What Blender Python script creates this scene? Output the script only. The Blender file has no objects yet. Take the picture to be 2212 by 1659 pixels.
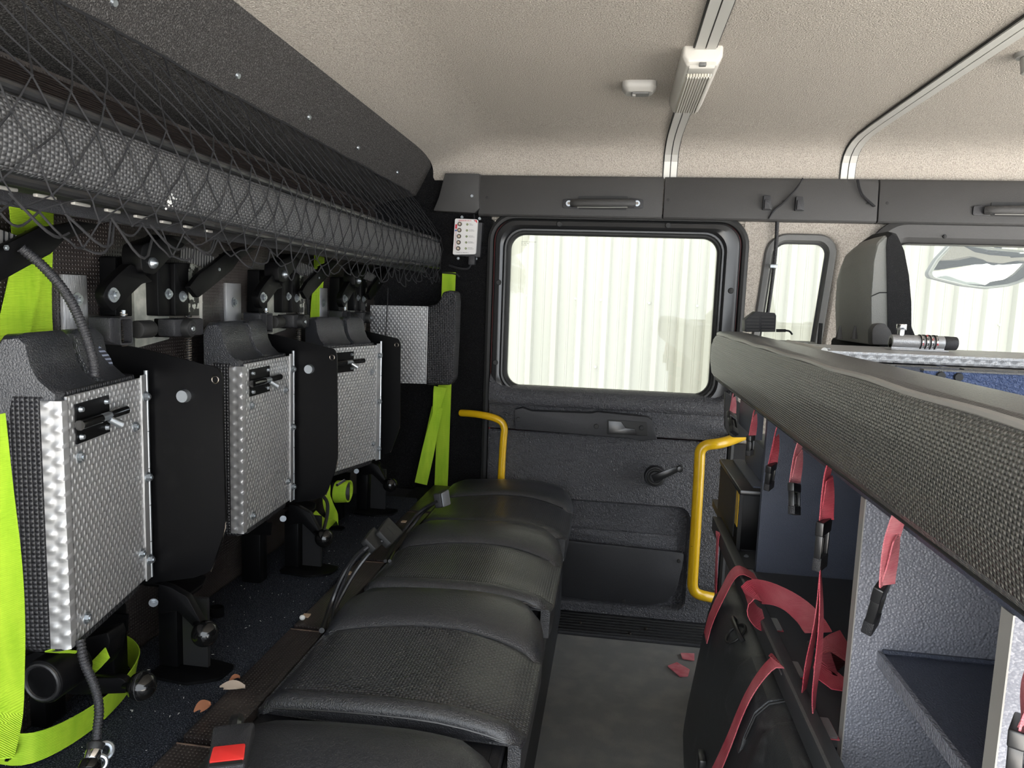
import bpy, bmesh, math, random
from mathutils import Vector, Matrix
random.seed(7)
SC = bpy.context.scene
COL = SC.collection
# ------------------------------------------------------------------ camera
F, CX, CY = 1534.0, 1106.0, 829.5
CAM = Vector((0, 0, 1.10))
def _basis():
    yw = Vector((1330-CX, 655-CY, F)).normalized()
    h = Vector((1, .035, 0)).normalized()
    zw = yw.cross(h).normalized()
    if zw.y > 0: zw = -zw
    xw = yw.cross(zw)
    if xw.x < 0: xw = -xw
    return xw, yw, zw
XW, YW, ZW = _basis()
def ray(px, py):
    c = Vector((px-CX, py-CY, F))
    return Vector((XW.dot(c), YW.dot(c), ZW.dot(c)))
cam_d = bpy.data.cameras.new('camera'); cam = bpy.data.objects.new('camera', cam_d); COL.objects.link(cam)
cam_d.sensor_width = 36; cam_d.lens = F/2212*36; cam_d.clip_start = .02; cam_d.clip_end = 200
cam.matrix_world = Matrix(((XW.x, -XW.y, -XW.z, CAM.x), (YW.x, -YW.y, -YW.z, CAM.y), (ZW.x, -ZW.y, -ZW.z, CAM.z), (0, 0, 0, 1)))
SC.camera = cam
# ------------------------------------------------------------------ daylight and exposure
w = bpy.data.worlds.new('World'); SC.world = w; w.use_nodes = True
bg = w.node_tree.nodes['Background']; bg.inputs[0].default_value = (.88, .94, 1.0, 1); bg.inputs[1].default_value = 1.3
sun_d = bpy.data.lights.new('sun', 'SUN'); sun = bpy.data.objects.new('sun', sun_d); COL.objects.link(sun)
sun_d.energy = 17.0; sun_d.angle = math.radians(3); sun_d.color = (1, .97, .92)
sun.rotation_euler = (math.radians(-36), math.radians(8), 0); sun.location = (0, 4, 9)  # over the shed, onto the yard behind the camera
SC.view_settings.view_transform = 'Standard'; SC.view_settings.look = 'None'
SC.view_settings.exposure = 1.98; SC.view_settings.gamma = 1.0; SC.view_settings.use_curve_mapping = False

def at(px, py, X=None, Y=None, Z=None):
    """point where the line of sight through a photo pixel meets the plane X=, Y= or Z="""
    d = ray(px, py)
    t = (X-CAM.x)/d.x if X is not None else ((Y-CAM.y)/d.y if Y is not None else (Z-CAM.z)/d.z)
    return CAM + d*t
def at_plane(px, py, p0, n):
    d = ray(px, py); t = (p0-CAM).dot(n)/d.dot(n); return CAM + d*t
V = Vector
# ------------------------------------------------------------------ materials
class NT:
    def __init__(s, name):
        s.m = bpy.data.materials.new(name); s.m.use_nodes = True; s.t = s.m.node_tree
        s.b = s.t.nodes['Principled BSDF']; s._c = {}
    def n(s, typ, **kw):
        k = s.t.nodes.new(typ)
        for a, v in kw.items(): setattr(k, a, v)
        return k
    def L(s, a, b): s.t.links.new(a, b)
    def coord(s, which):
        if 'tc' not in s._c: s._c['tc'] = s.n('ShaderNodeTexCoord')
        return s._c['tc'].outputs[which]
    def math(s, op, a, b=None, clamp=False):
        k = s.n('ShaderNodeMath', operation=op, use_clamp=clamp)
        for i, v in enumerate((a, b)):
            if v is None: continue
            if isinstance(v, (int, float)): k.inputs[i].default_value = v
            else: s.L(v, k.inputs[i])
        return k.outputs[0]
    def uv(s):
        if 'uv' not in s._c:
            k = s.n('ShaderNodeSeparateXYZ'); s.L(s.coord('UV'), k.inputs[0]); s._c['uv'] = k
        k = s._c['uv']; return k.outputs[0], k.outputs[1]
    def noise(s, scale, detail=2, lo=.35, hi=.65, coord='Object', dist=0.0, stretch=None):
        k = s.n('ShaderNodeTexNoise'); k.inputs['Scale'].default_value = scale; k.inputs['Detail'].default_value = detail
        k.inputs['Distortion'].default_value = dist
        c = s.coord(coord)
        if stretch:
            mp = s.n('ShaderNodeMapping'); mp.inputs['Scale'].default_value = stretch; s.L(c, mp.inputs[0]); c = mp.outputs[0]
        s.L(c, k.inputs['Vector'])
        r = s.n('ShaderNodeMapRange'); r.inputs[1].default_value = lo; r.inputs[2].default_value = hi
        s.L(k.outputs[0], r.inputs[0]); return r.outputs[0]
    def voro(s, scale, lo=0., hi=.5, coord='Object'):
        k = s.n('ShaderNodeTexVoronoi'); k.inputs['Scale'].default_value = scale; s.L(s.coord(coord), k.inputs['Vector'])
        r = s.n('ShaderNodeMapRange'); r.inputs[1].default_value = lo; r.inputs[2].default_value = hi
        s.L(k.outputs['Distance'], r.inputs[0]); return r.outputs[0]
    def wave(s, which, period, phase=0.):
        u, v = s.uv(); c = {'u': u, 'v': v}[which]
        return s.math('SINE', s.math('ADD', s.math('MULTIPLY', c, 2*math.pi/period), phase))
    def pips(s, pu, pv):
        return s.math('MULTIPLY', s.wave('u', pu), s.wave('v', pv))
    def pos(s, a, k=1.0): return s.math('MULTIPLY', s.math('MAXIMUM', a, 0.0), k, clamp=True)
    def mix(s, fac, a, b):
        k = s.n('ShaderNodeMix', data_type='RGBA'); s.L(fac, k.inputs[0])
        for i, v in ((6, a), (7, b)):
            if isinstance(v, tuple): k.inputs[i].default_value = (*v, 1)
            else: s.L(v, k.inputs[i])
        return k.outputs[2]
MATS = {}
def mk(name, col, rough=.5, metal=0., col2=None, cf=None, hg=None, bd=.001, bs=1.0, spec=.5, coat=0., cr=.1, rf=None, sheen=0.):
    t = NT(name); b = t.b
    b.inputs['Base Color'].default_value = (*col, 1); b.inputs['Roughness'].default_value = rough
    b.inputs['Metallic'].default_value = metal; b.inputs['Specular IOR Level'].default_value = spec
    if coat: b.inputs['Coat Weight'].default_value = coat; b.inputs['Coat Roughness'].default_value = cr
    if sheen: b.inputs['Sheen Weight'].default_value = sheen
    if cf: t.L(t.mix(cf(t), col, col2), b.inputs['Base Color'])
    if hg:
        k = t.n('ShaderNodeBump'); k.inputs['Distance'].default_value = bd; k.inputs['Strength'].default_value = bs
        t.L(hg(t), k.inputs['Height']); t.L(k.outputs[0], b.inputs['Normal'])
    if rf: t.L(rf(t), b.inputs['Roughness'])
    MATS[name] = t.m; return t.m
mk('headliner', (.45, .412, .366), .95, col2=(.315, .285, .25), cf=lambda t: t.noise(300, 2, .44, .62), hg=lambda t: t.noise(330, 3), bd=.0012, spec=.1)
mk('overhead_carpet', (.052, .049, .048), 1., col2=(.15, .145, .14), cf=lambda t: t.noise(420, 2, .45, .72), hg=lambda t: t.noise(420, 2), bd=.002, spec=.05)
mk('bench_carpet', (.022, .025, .033), 1., col2=(.15, .165, .20), cf=lambda t: t.noise(520, 2, .5, .78), hg=lambda t: t.noise(420, 2), bd=.003, spec=.05)
mk('black_carpet', (.010, .010, .011), 1., col2=(.035, .034, .034), cf=lambda t: t.noise(420, 2, .5, .75), hg=lambda t: t.noise(420, 2), bd=.002, spec=.05)
mk('mesh_ply', (.021, .016, .0145), .34, spec=.8, col2=(.070, .058, .052), cf=lambda t: t.noise(7, 4, .45, .75),
   hg=lambda t: t.math('MULTIPLY', t.pos(t.wave('u', .0062), 1), t.pos(t.wave('v', .0062), 1)), bd=.0014)
mk('rib_ply', (.02, .015, .013), .35, hg=lambda t: t.wave('v', .0062), bd=.0012)
mk('ply_edge', (.16, .105, .075), .8, col2=(.07, .045, .035), cf=lambda t: t.noise(60, 3))
mk('pale_wood', (.45, .33, .23), .8)
mk('trim_plastic', (.048, .0465, .046), .5, hg=lambda t: t.noise(900, 2), bd=.0003)
mk('door_plastic', (.056, .056, .064), .38, spec=.8, hg=lambda t: t.noise(150, 4, .3, .7, dist=1.2), bd=.0035)
mk('smooth_black', (.014, .014, .015), .33, spec=.8)
mk('satin_black', (.022, .022, .025), .45, hg=lambda t: t.noise(700, 2), bd=.0003)
mk('black_steel', (.0030, .0030, .0034), .40, spec=.14, col2=(.008, .008, .008), cf=lambda t: t.noise(25, 5, .6, .85))
mk('gloss_black', (.004, .004, .004), .12)
mk('rubber', (.012, .012, .012), .6)
mk('vinyl', (.025, .0265, .032), .30, spec=.9, coat=.45, cr=.32, hg=lambda t: t.noise(420, 3, .3, .7), bd=.0008)
mk('weave', (.016, .017, .0205), .30, spec=.9, coat=.6, cr=.30, col2=(.085, .090, .102), cf=lambda t: t.pos(t.pips(.0105, .0105), 1),
   hg=lambda t: t.math('ABSOLUTE', t.pips(.0105, .0105)), bd=.0012)
mk('carbon_vinyl', (.016, .016, .018), .40, col2=(.045, .045, .05), cf=lambda t: t.pos(t.pips(.0115, .0115), 1.0),
   hg=lambda t: t.math('ABSOLUTE', t.pips(.0115, .0115)), bd=.0016)
mk('bumper_vinyl', (.070, .067, .062), .32, spec=.9, col2=(.19, .182, .165), cf=lambda t: t.pos(t.pips(.0105, .0075), 1.0),
   hg=lambda t: t.math('ABSOLUTE', t.pips(.0105, .0075)), bd=.0016)
mk('trough_vinyl', (.055, .055, .057), .45, col2=(.16, .16, .16), cf=lambda t: t.pos(t.pips(.0115, .0085), 1.0),
   hg=lambda t: t.math('ABSOLUTE', t.pips(.0115, .0085)), bd=.0014)
mk('tread_alu', (.40, .40, .405), .42, .6, col2=(.66, .66, .67), cf=lambda t: t.pos(t.pips(.0125, .0165), 1.2), hg=lambda t: t.pos(t.pips(.0125, .0165), 1.3), bd=.0016)
mk('alu', (.40, .40, .405), .42, .75, hg=lambda t: t.noise(40, 3, stretch=(30, 30, 1)), bd=.0003)
mk('edge_alu', (.42, .42, .425), .40, .6)
mk('rail_alu', (.52, .51, .48), .5, .35)
mk('zinc', (.42, .45, .48), .36, .9)
mk('chrome', (.75, .75, .76), .12, 1.)
mk('worn_plate', (.006, .006, .006), .4, col2=(.40, .41, .36), cf=lambda t: t.noise(55, 6, .50, .53), spec=.4)
mk('bare_plate', (.33, .335, .29), .45, .3, col2=(.5, .5, .44), cf=lambda t: t.noise(60, 5))
mk('spring', (.30, .27, .23), .35, .9)
mk('lime', (.29, .50, .012), .75, col2=(.40, .60, .025), cf=lambda t: t.noise(9, 3, .3, .7, stretch=(6, 6, 1)), hg=lambda t: t.wave('v', .0022), bd=.0002)
mk('lime_label', (.02, .05, .01), .8)
mk('red_web', (.52, .055, .085), .8, col2=(.66, .16, .19), cf=lambda t: t.noise(12, 3), hg=lambda t: t.wave('v', .0022), bd=.00025)
mk('pink_web', (.70, .27, .29), .85, col2=(.58, .12, .16), cf=lambda t: t.noise(30, 3), hg=lambda t: t.wave('v', .0022), bd=.00025)
mk('yellow_paint', (.72, .43, .008), .30, coat=.3, col2=(.05, .04, .02), cf=lambda t: t.noise(90, 3, .74, .77))
mk('navy_board', (.072, .082, .115), .40, hg=lambda t: t.noise(500, 2), bd=.0004)
mk('pebble_board', (.235, .24, .275), .33, hg=lambda t: t.voro(300, .1, .8), bd=.0011)  # pebbled face of the same board; door-side sheen put into the lighter grey
mk('blue_vinyl', (.06, .09, .19), .38, hg=lambda t: t.noise(230, 3, .3, .7, dist=1.), bd=.0025)
mk('floor_rubber', (.19, .191, .19), .5, col2=(.28, .27, .25), cf=lambda t: t.noise(14, 5, .45, .8), hg=lambda t: t.noise(600, 2), bd=.0005)
mk('case_black', (.034, .036, .039), .36, spec=.7, col2=(.12, .125, .13), cf=lambda t: t.noise(18, 5, .62, .8, stretch=(4, 1, .3)), hg=lambda t: t.noise(650, 2), bd=.0003)
mk('shelf_grey', (.048, .049, .052), .45, col2=(.07, .07, .07), cf=lambda t: t.noise(30, 4, .6, .9))
mk('grey_plastic', (.12, .12, .117), .5, hg=lambda t: t.noise(600, 2), bd=.0004)
mk('light_grey_plastic', (.30, .29, .27), .4)
mk('shell_grey', (.20, .20, .185), .45, hg=lambda t: t.noise(600, 2), bd=.0004)
mk('white_plastic', (.50, .48, .44), .35)
mk('lens_plastic', (.55, .52, .44), .25, hg=lambda t: t.wave('u', .006), bd=.0015)
mk('label_white', (.72, .70, .69), .4)
mk('label_red', (.55, .03, .05), .5)
mk('label_black', (.01, .01, .01), .6)
mk('label_blue', (.05, .12, .35), .6)
mk('led_green', (.12, .17, .02), .3)
mk('button_cream', (.62, .50, .38), .4)
mk('bronze', (.16, .14, .12), .3, 1.)
mk('red_button', (.72, .035, .03), .35)
mk('silver_plastic', (.30, .31, .33), .4, .3)
mk('cord', (.010, .010, .012), .8)
mk('red_body', (.30, .008, .012), .3, coat=.5)
mk('shed_steel', (.335, .318, .275), .5, col2=(.285, .27, .226), cf=lambda t: t.noise(1.2, 3, stretch=(3, 3, .25)), spec=.3)
mk('shed_screw', (.55, .54, .47), .5)
mk('concrete', (.58, .555, .52), .9, col2=(.48, .46, .43), cf=lambda t: t.noise(3, 5))
mk('fabric_black', (.010, .010, .011), .95, hg=lambda t: t.noise(700, 2), bd=.001, col2=(.03, .03, .03), cf=lambda t: t.noise(300, 2, .6, .8))
mk('leaf_brown', (.30, .12, .06), .8); mk('leaf_tan', (.34, .27, .21), .8)
mk('lint_white', (.6, .6, .58), .9)
mk('ribbed_grey', (.06, .06, .06), .6, hg=lambda t: t.wave('u', .006), bd=.002)
mk('stripe_web', (.012, .013, .02), .7, col2=(.16, .18, .24), cf=lambda t: t.pos(t.wave('v', .006), 2))
mk('mirror', (.86, .86, .84), .03, 1.)
def glass():
    t = NT('window_glass'); out = t.t.nodes['Material Output']
    tr = t.n('ShaderNodeBsdfTransparent'); gl = t.n('ShaderNodeBsdfGlossy'); gl.inputs['Roughness'].default_value = .02
    tr.inputs[0].default_value = (.93, .95, .92, 1)
    fr = t.n('ShaderNodeFresnel'); fr.inputs[0].default_value = 1.45
    mx = t.n('ShaderNodeMixShader'); t.L(fr.outputs[0], mx.inputs[0]); t.L(tr.outputs[0], mx.inputs[1]); t.L(gl.outputs[0], mx.inputs[2])
    t.L(mx.outputs[0], out.inputs[0]); MATS['glass'] = t.m
glass()
# ------------------------------------------------------------------ objects
INV = {}
def tag(o, label=None, cat=None, group=None, kind=None):
    if label: o['label'] = label
    if cat: o['category'] = cat
    if group: o['group'] = group
    if kind: o['kind'] = kind
    return o
def thing(name, loc, label=None, cat=None, group=None, kind=None, rotz=0., local=False):
    o = bpy.data.objects.new(name, None); COL.objects.link(o); o.location = loc; o.rotation_euler = (0, 0, rotz)
    o.empty_display_size = .02
    INV[o.name] = Matrix() if local else Matrix.Translation(-Vector(loc))
    return tag(o, label, cat, group, kind)
def boxuv(bm):
    bm.normal_update(); uv = bm.loops.layers.uv.verify()
    for f in bm.faces:
        n = f.normal; a = max(range(3), key=lambda i: abs(n[i])); i, j = [(1, 2), (0, 2), (0, 1)][a]
        for l in f.loops: l[uv].uv = (l.vert.co[i], l.vert.co[j])
def ob(name, bm, mat, parent=None, label=None, cat=None, group=None, kind=None, bevel=0., seg=2, ang=32, flip=True, uvs=True):
    if isinstance(bm, bpy.types.Mesh): me = bm
    else:
        bmesh.ops.remove_doubles(bm, verts=bm.verts, dist=1e-6)
        if flip: bmesh.ops.recalc_face_normals(bm, faces=bm.faces)
        if bevel:
            bm.normal_update()
            ed = [e for e in bm.edges if len(e.link_faces) == 2 and e.calc_face_angle(0) > math.radians(35)]
            bmesh.ops.bevel(bm, geom=ed, offset=bevel, segments=seg, profile=.5, affect='EDGES', clamp_overlap=True)
        if uvs: boxuv(bm)
        me = bpy.data.meshes.new(name); bm.to_mesh(me); bm.free()
        me.polygons.foreach_set('use_smooth', [True]*len(me.polygons))
        me.set_sharp_from_angle(angle=math.radians(ang))
        me.materials.append(MATS[mat])
    o = bpy.data.objects.new(name, me); COL.objects.link(o)
    if parent is not None:
        o.parent = parent
        if parent.type == 'EMPTY': o.matrix_parent_inverse = INV[parent.name]
    return tag(o, label, cat, group, kind)
def copy_tree(src, parent=None, loc=None, label=None, rotz=None):
    c = src.copy(); COL.objects.link(c)
    if parent is not None:
        c.parent = parent; c.matrix_parent_inverse = src.matrix_parent_inverse.copy()
    if loc is not None: c.location = loc
    if rotz is not None: c.rotation_euler = (0, 0, rotz)
    if label: c['label'] = label
    for ch in [o for o in bpy.data.objects if o.parent == src]: copy_tree(ch, c)
    return c
B = bmesh.new
def box(x0, x1, y0, y1, z0, z1, bm=None):
    bm = bm or B(); v = [bm.verts.new((x, y, z)) for x in (x0, x1) for y in (y0, y1) for z in (z0, z1)]
    for f in ((0, 1, 3, 2), (4, 6, 7, 5), (0, 4, 5, 1), (2, 3, 7, 6), (0, 2, 6, 4), (1, 5, 7, 3)): bm.faces.new([v[i] for i in f])
    return bm
def loft(loops, bm=None, cap0=True, cap1=True, closed=True):
    bm = bm or B(); R = [[bm.verts.new(p) for p in lp] for lp in loops]; n = len(loops[0])
    for a, b in zip(R, R[1:]):
        for i in range(n if closed else n-1):
            j = (i+1) % n; bm.faces.new((a[i], a[j], b[j], b[i]))
    if closed and cap0 and n > 2: bm.faces.new(R[0][::-1])
    if closed and cap1 and n > 2: bm.faces.new(R[-1])
    return bm
def prism(pts, vec, bm=None):
    vec = V(vec); return loft([[V(p) for p in pts], [V(p)+vec for p in pts]], bm)
def rpoly(pts, r, n=4):
    out = []; m = len(pts); rs = r if isinstance(r, (list, tuple)) else [r]*m
    for i in range(m):
        p = V(pts[i]); a = V(pts[i-1]); b = V(pts[(i+1) % m]); rr = rs[i]
        da, db = a-p, b-p
        if rr <= 0: out.append(p); continue
        d = min(rr, da.length*.48, db.length*.48); pa = p+da.normalized()*d; pb = p+db.normalized()*d
        for k in range(n+1):
            t = k/n; out.append(pa*(1-t)**2+p*2*t*(1-t)+pb*t*t)
    return out
def rr(x0, x1, z0, z1, r, y, n=6):
    out = []
    for cx, cz, a0 in ((x1-r, z1-r, 0), (x0+r, z1-r, 90), (x0+r, z0+r, 180), (x1-r, z0+r, 270)):
        for k in range(n+1):
            a = math.radians(a0+90*k/n); out.append(V((cx+r*math.cos(a), y, cz+r*math.sin(a))))
    return out
def frame_of(d):
    d = d.normalized(); u = V((0, 0, 1)) if abs(d.z) < .9 else V((1, 0, 0)); a = d.cross(u).normalized(); return a, d.cross(a)
def cyl(p0, p1, r0, r1=None, n=14, bm=None, prof=None):
    p0, p1 = V(p0), V(p1); r1 = r0 if r1 is None else r1; a, b = frame_of(p1-p0)
    prof = prof or [(0, r0), (1, r1)]
    return loft([[p0.lerp(p1, t)+(a*math.cos(2*math.pi*i/n)+b*math.sin(2*math.pi*i/n))*r for i in range(n)] for t, r in prof], bm)
def smooth(path, it=2):
    p = [V(q) for q in path]
    for _ in range(it):
        q = [p[0]]
        for a, b in zip(p, p[1:]): q += [a.lerp(b, .25), a.lerp(b, .75)]
        q.append(p[-1]); p = q
    return p
def tube(path, r, n=7, bm=None, closed=False):
    p = [V(q) for q in path]; loops = []; m = len(p); up = None
    for i in range(m):
        d = (p[(i+1) % m if closed else min(i+1, m-1)]-p[(i-1) if (closed or i) else 0])
        if d.length < 1e-9: d = V((0, 0, 1))
        d.normalize()
        if up is None: up, _ = frame_of(d)
        up = (up-d*up.dot(d)); up = up.normalized() if up.length > 1e-6 else frame_of(d)[0]
        s = d.cross(up); rad = r(i/(m-1)) if callable(r) else r
        loops.append([p[i]+(up*math.cos(2*math.pi*k/n)+s*math.sin(2*math.pi*k/n))*rad for k in range(n)])
    if closed: loops.append(loops[0]); return loft(loops, bm, False, False)
    return loft(loops, bm)
def ribbon(path, wv, w, t=.0016, bm=None, it=2):
    """flat webbing: path points, width direction(s) wv, width w, thickness t"""
    p = smooth(path, it) if it else [V(q) for q in path]; m = len(p)
    wl = wv if isinstance(wv, list) else [wv]; wl = [V(x).normalized() for x in wl]; loops = []
    for i in range(m):
        f = i/(m-1)*(len(wl)-1); k = min(int(f), len(wl)-2) if len(wl) > 1 else 0
        ww = wl[0] if len(wl) == 1 else wl[k].lerp(wl[k+1], f-k)
        d = (p[min(i+1, m-1)]-p[max(i-1, 0)]).normalized(); ww = (ww-d*ww.dot(d)).normalized(); nn = d.cross(ww)
        loops.append([p[i]+ww*w/2+nn*t/2, p[i]-ww*w/2+nn*t/2, p[i]-ww*w/2-nn*t/2, p[i]+ww*w/2-nn*t/2])
    bm = loft(loops, bm); return bm
def ribuv(o, path_len_axis=None): return o
def sphere(c, r, bm=None, u=20, v=14, sc=(1, 1, 1)):
    bm = bm or B(); g = bmesh.ops.create_uvsphere(bm, u_segments=u, v_segments=v, radius=r)
    for q in g['verts']: q.co = V((q.co.x*sc[0], q.co.y*sc[1], q.co.z*sc[2]))+V(c)
    return bm
def blob(c, r, bm):
    c = V(c); v = [bm.verts.new(c+V(d)*r) for d in ((1, 0, 0), (0, 1, 0), (-1, 0, 0), (0, -1, 0), (0, 0, 1), (0, 0, -1))]
    for i in range(4):
        bm.faces.new((v[i], v[(i+1) % 4], v[4])); bm.faces.new((v[(i+1) % 4], v[i], v[5]))
    return bm
def hexbolt(c, d, r, h=.6, washer=True, bm=None):
    """washer, hexagon head and threaded end, axis d"""
    bm = bm or B(); c, d = V(c), V(d).normalized(); 
    if washer: cyl(c, c+d*r*.2, r*1.45, n=16, bm=bm)
    cyl(c+d*r*.2, c+d*r*(.2+h), r, n=6, bm=bm); cyl(c+d*r*(.2+h), c+d*r*(.5+h), r*.55, n=10, bm=bm); return bm
def screw(c, d, r, bm=None):
    """dished ring with a small socket head"""
    bm = bm or B(); c, d = V(c), V(d).normalized()
    cyl(c-d*r*.3, c+d*r*.35, r, n=16, bm=bm, prof=[(0, r*1.0), (.6, r), (1, r*.8)])
    cyl(c+d*r*.3, c+d*r*.6, r*.42, n=6, bm=bm); return bm
def torus(c, d, R, r, n=20, m=8, bm=None):
    c, d = V(c), V(d).normalized(); a, b = frame_of(d)
    return tube([c+(a*math.cos(2*math.pi*i/n)+b*math.sin(2*math.pi*i/n))*R for i in range(n)], r, m, bm, closed=True)
def coil(p0, p1, R, r, turns, n=10, bm=None):
    p0, p1 = V(p0), V(p1); a, b = frame_of(p1-p0); N = int(turns*n)
    return tube([p0.lerp(p1, i/N)+(a*math.cos(2*math.pi*i/n)+b*math.sin(2*math.pi*i/n))*R for i in range(N+1)], r, 5, bm)
def trace(px, r=0., X=None, Y=None, Z=None, n=4):
    return rpoly([at(a, b, X=X, Y=Y, Z=Z) for a, b in px], r, n)
def text(name, s, size, loc, xdir, ydir, mat, parent, depth=.0003, align='LEFT'):
    cu = bpy.data.curves.new(name, 'FONT'); cu.body = s; cu.size = size; cu.extrude = depth; cu.align_x = align
    cu.resolution_u = 2
    tmp = bpy.data.objects.new(name+'_tmp', cu); COL.objects.link(tmp)
    dg = bpy.context.evaluated_depsgraph_get(); me = bpy.data.meshes.new_from_object(tmp.evaluated_get(dg))
    bpy.data.objects.remove(tmp)
    x, y = V(xdir).normalized(), V(ydir).normalized(); z = x.cross(y)
    me.transform(Matrix(((x.x, y.x, z.x, loc[0]), (x.y, y.y, z.y, loc[1]), (x.z, y.z, z.z, loc[2]), (0, 0, 0, 1))))
    me.materials.clear(); me.materials.append(MATS[mat])
    return ob(name, me, mat, parent)
# ================================================================== the setting
S = 'structure'
YD, YW_ = 2.42, 2.45
# outside: shed and yard
def shed():
    prof = []; pitch = .19; x = -4.6
    while x < 9.5:
        prof += [(x, 0), (x+.055, 0), (x+.060, -.004), (x+.068, -.004), (x+.073, 0), (x+.118, 0), (x+.133, -.040), (x+.170, -.040), (x+.186, 0), (x+.19, 0)]
        x += pitch
    bm = B(); Y0 = 5.45
    a = [bm.verts.new((p, Y0+q, -.95)) for p, q in prof]; b = [bm.verts.new((p, Y0+q, 6.2)) for p, q in prof]
    for i in range(len(a)-1): bm.faces.new((a[i], a[i+1], b[i+1], b[i]))
    o = ob('wall_shed', bm, 'shed_steel', kind=S, ang=15)
    o['label'] = 'cream corrugated steel shed wall outside the windows'
    s0 = None
    for k, (px, py) in enumerate([(1308, 512), (1139, 638), (1243, 645), (1298, 648), (1402, 655), (1506, 661), (1286, 793), (2014, 694), (2064, 697), (2160, 702)]):
        p = at(px, py, Y=5.44)
        q = ob('screw', cyl((p.x, 5.452, p.z), (p.x, 5.436, p.z), .011, .008, 8), 'shed_screw', o)
shed()
ob('ground', box(-12, 12, -12, 12, -1.0, -.95), 'concrete', kind=S)
# cab shell
ob('floor', box(-.83, 2.1, -.35, 2.5, -.03, 0), 'floor_rubber', kind=S)
ob('roof', box(-.95, 2.15, -.35, 2.56, 1.665, 1.70), 'trim_plastic', kind=S)
wr = ob('wall_rear', box(-.85, -.82, -.35, 2.5, 0, 1.405), 'mesh_ply', kind=S)
pA, pB = (-.642, 1.568), (-.702, 1.445)
sec = [(-.85, 1.405), (-.82, 1.402), (-.712, 1.442), pB, pA, (-.650, 1.585), (-.70, 1.66), (-.85, 1.66)]
tr = ob('trim_1', loft([[V((x, y, z)) for x, z in sec] for y in (-.35, 2.452)]), 'overhead_carpet', kind=S)
nn = V((-(pA[1]-pB[1]), 0, pA[0]-pB[0])).normalized(); nn = -nn if nn.x < 0 else nn
for px, py in [(245, 5), (513, 163), (667, 253), (773, 319), (858, 372)]:
    p = at_plane(px, py, V((pA[0], 0, pA[1])), nn)
    ob('screw', cyl(p-nn*.002, p+nn*.004, .0065, .0045, 12), 'zinc', tr)
# ribbed ledge seen behind the net
ob('trim_2', box(-.82, -.79, -.35, 2.2, 1.205, 1.385), 'rib_ply', kind=S)
def ceiling():
    path = [(-.35, 1.63), (.6, 1.63), (1.4, 1.63), (2.0, 1.63), (2.2, 1.629), (2.30, 1.626), (2.36, 1.620), (2.40, 1.609), (2.43, 1.592), (2.445, 1.57), (2.45, 1.545), (2.452, 1.50)]
    xs = [-.645, -.61, -.57, -.53, -.49, -.45, -.42, -.38, -.2, .2, .6, 1.0, 1.5, 2.1]
    bm = B(); rows = []
    for y, z in path:
        r = []
        for x in xs:
            t = max(0, min(1, (-.38-x)/.265)); d = .062*t*t*(1.6-.6*t)
            k = max(0, (z-1.5)/.13)
            yy = y - (.10*t*t if y > 2.2 else 0)*(1-k)*0
            r.append(bm.verts.new((x, yy, z-d*k)))
        rows.append(r)
    for a, b in zip(rows, rows[1:]):
        for i in range(len(xs)-1): bm.faces.new((a[i], a[i+1], b[i+1], b[i]))
    ob('ceiling', bm, 'headliner', kind=S, ang=60, flip=False)
ceiling()
def rail(xc, label):
    path = [(-.3, 1.63), (2.2, 1.629), (2.31, 1.626), (2.365, 1.619), (2.405, 1.607), (2.432, 1.59), (2.446, 1.568), (2.451, 1.545), (2.453, 1.512)]
    t = thing('ceiling_rail', (xc, 1.2, 1.62), label, 'rail', 'aluminium roof rails')
    def strip(x0, x1, h0, h1):
        loops = []
        for i, (y, z) in enumerate(path):
            a = path[max(i-1, 0)]; b = path[min(i+1, len(path)-1)]; d = V((0, b[0]-a[0], b[1]-a[1])).normalized(); n = V((0, d.z, -d.y))
            c = V((0, y, z)); loops.append([c+n*h0+V((x0, 0, 0)), c+n*h1+V((x0, 0, 0)), c+n*h1+V((x1, 0, 0)), c+n*h0+V((x1, 0, 0))])
        return loft(loops)
    ob('rail_strip', strip(xc-.021, xc-.0015, .001, .007), 'rail_alu', t, ang=20)
    ob('rail_strip', strip(xc+.0015, xc+.021, .001, .007), 'rail_alu', t, ang=20)
    ob('rail_groove', strip(xc-.0245, xc+.0235, 0, .0035), 'rubber', t, ang=20)
rail(.155, 'aluminium roof rail with the strip light across it')
rail(.708, 'plain aluminium roof rail without a lamp on it')
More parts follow.
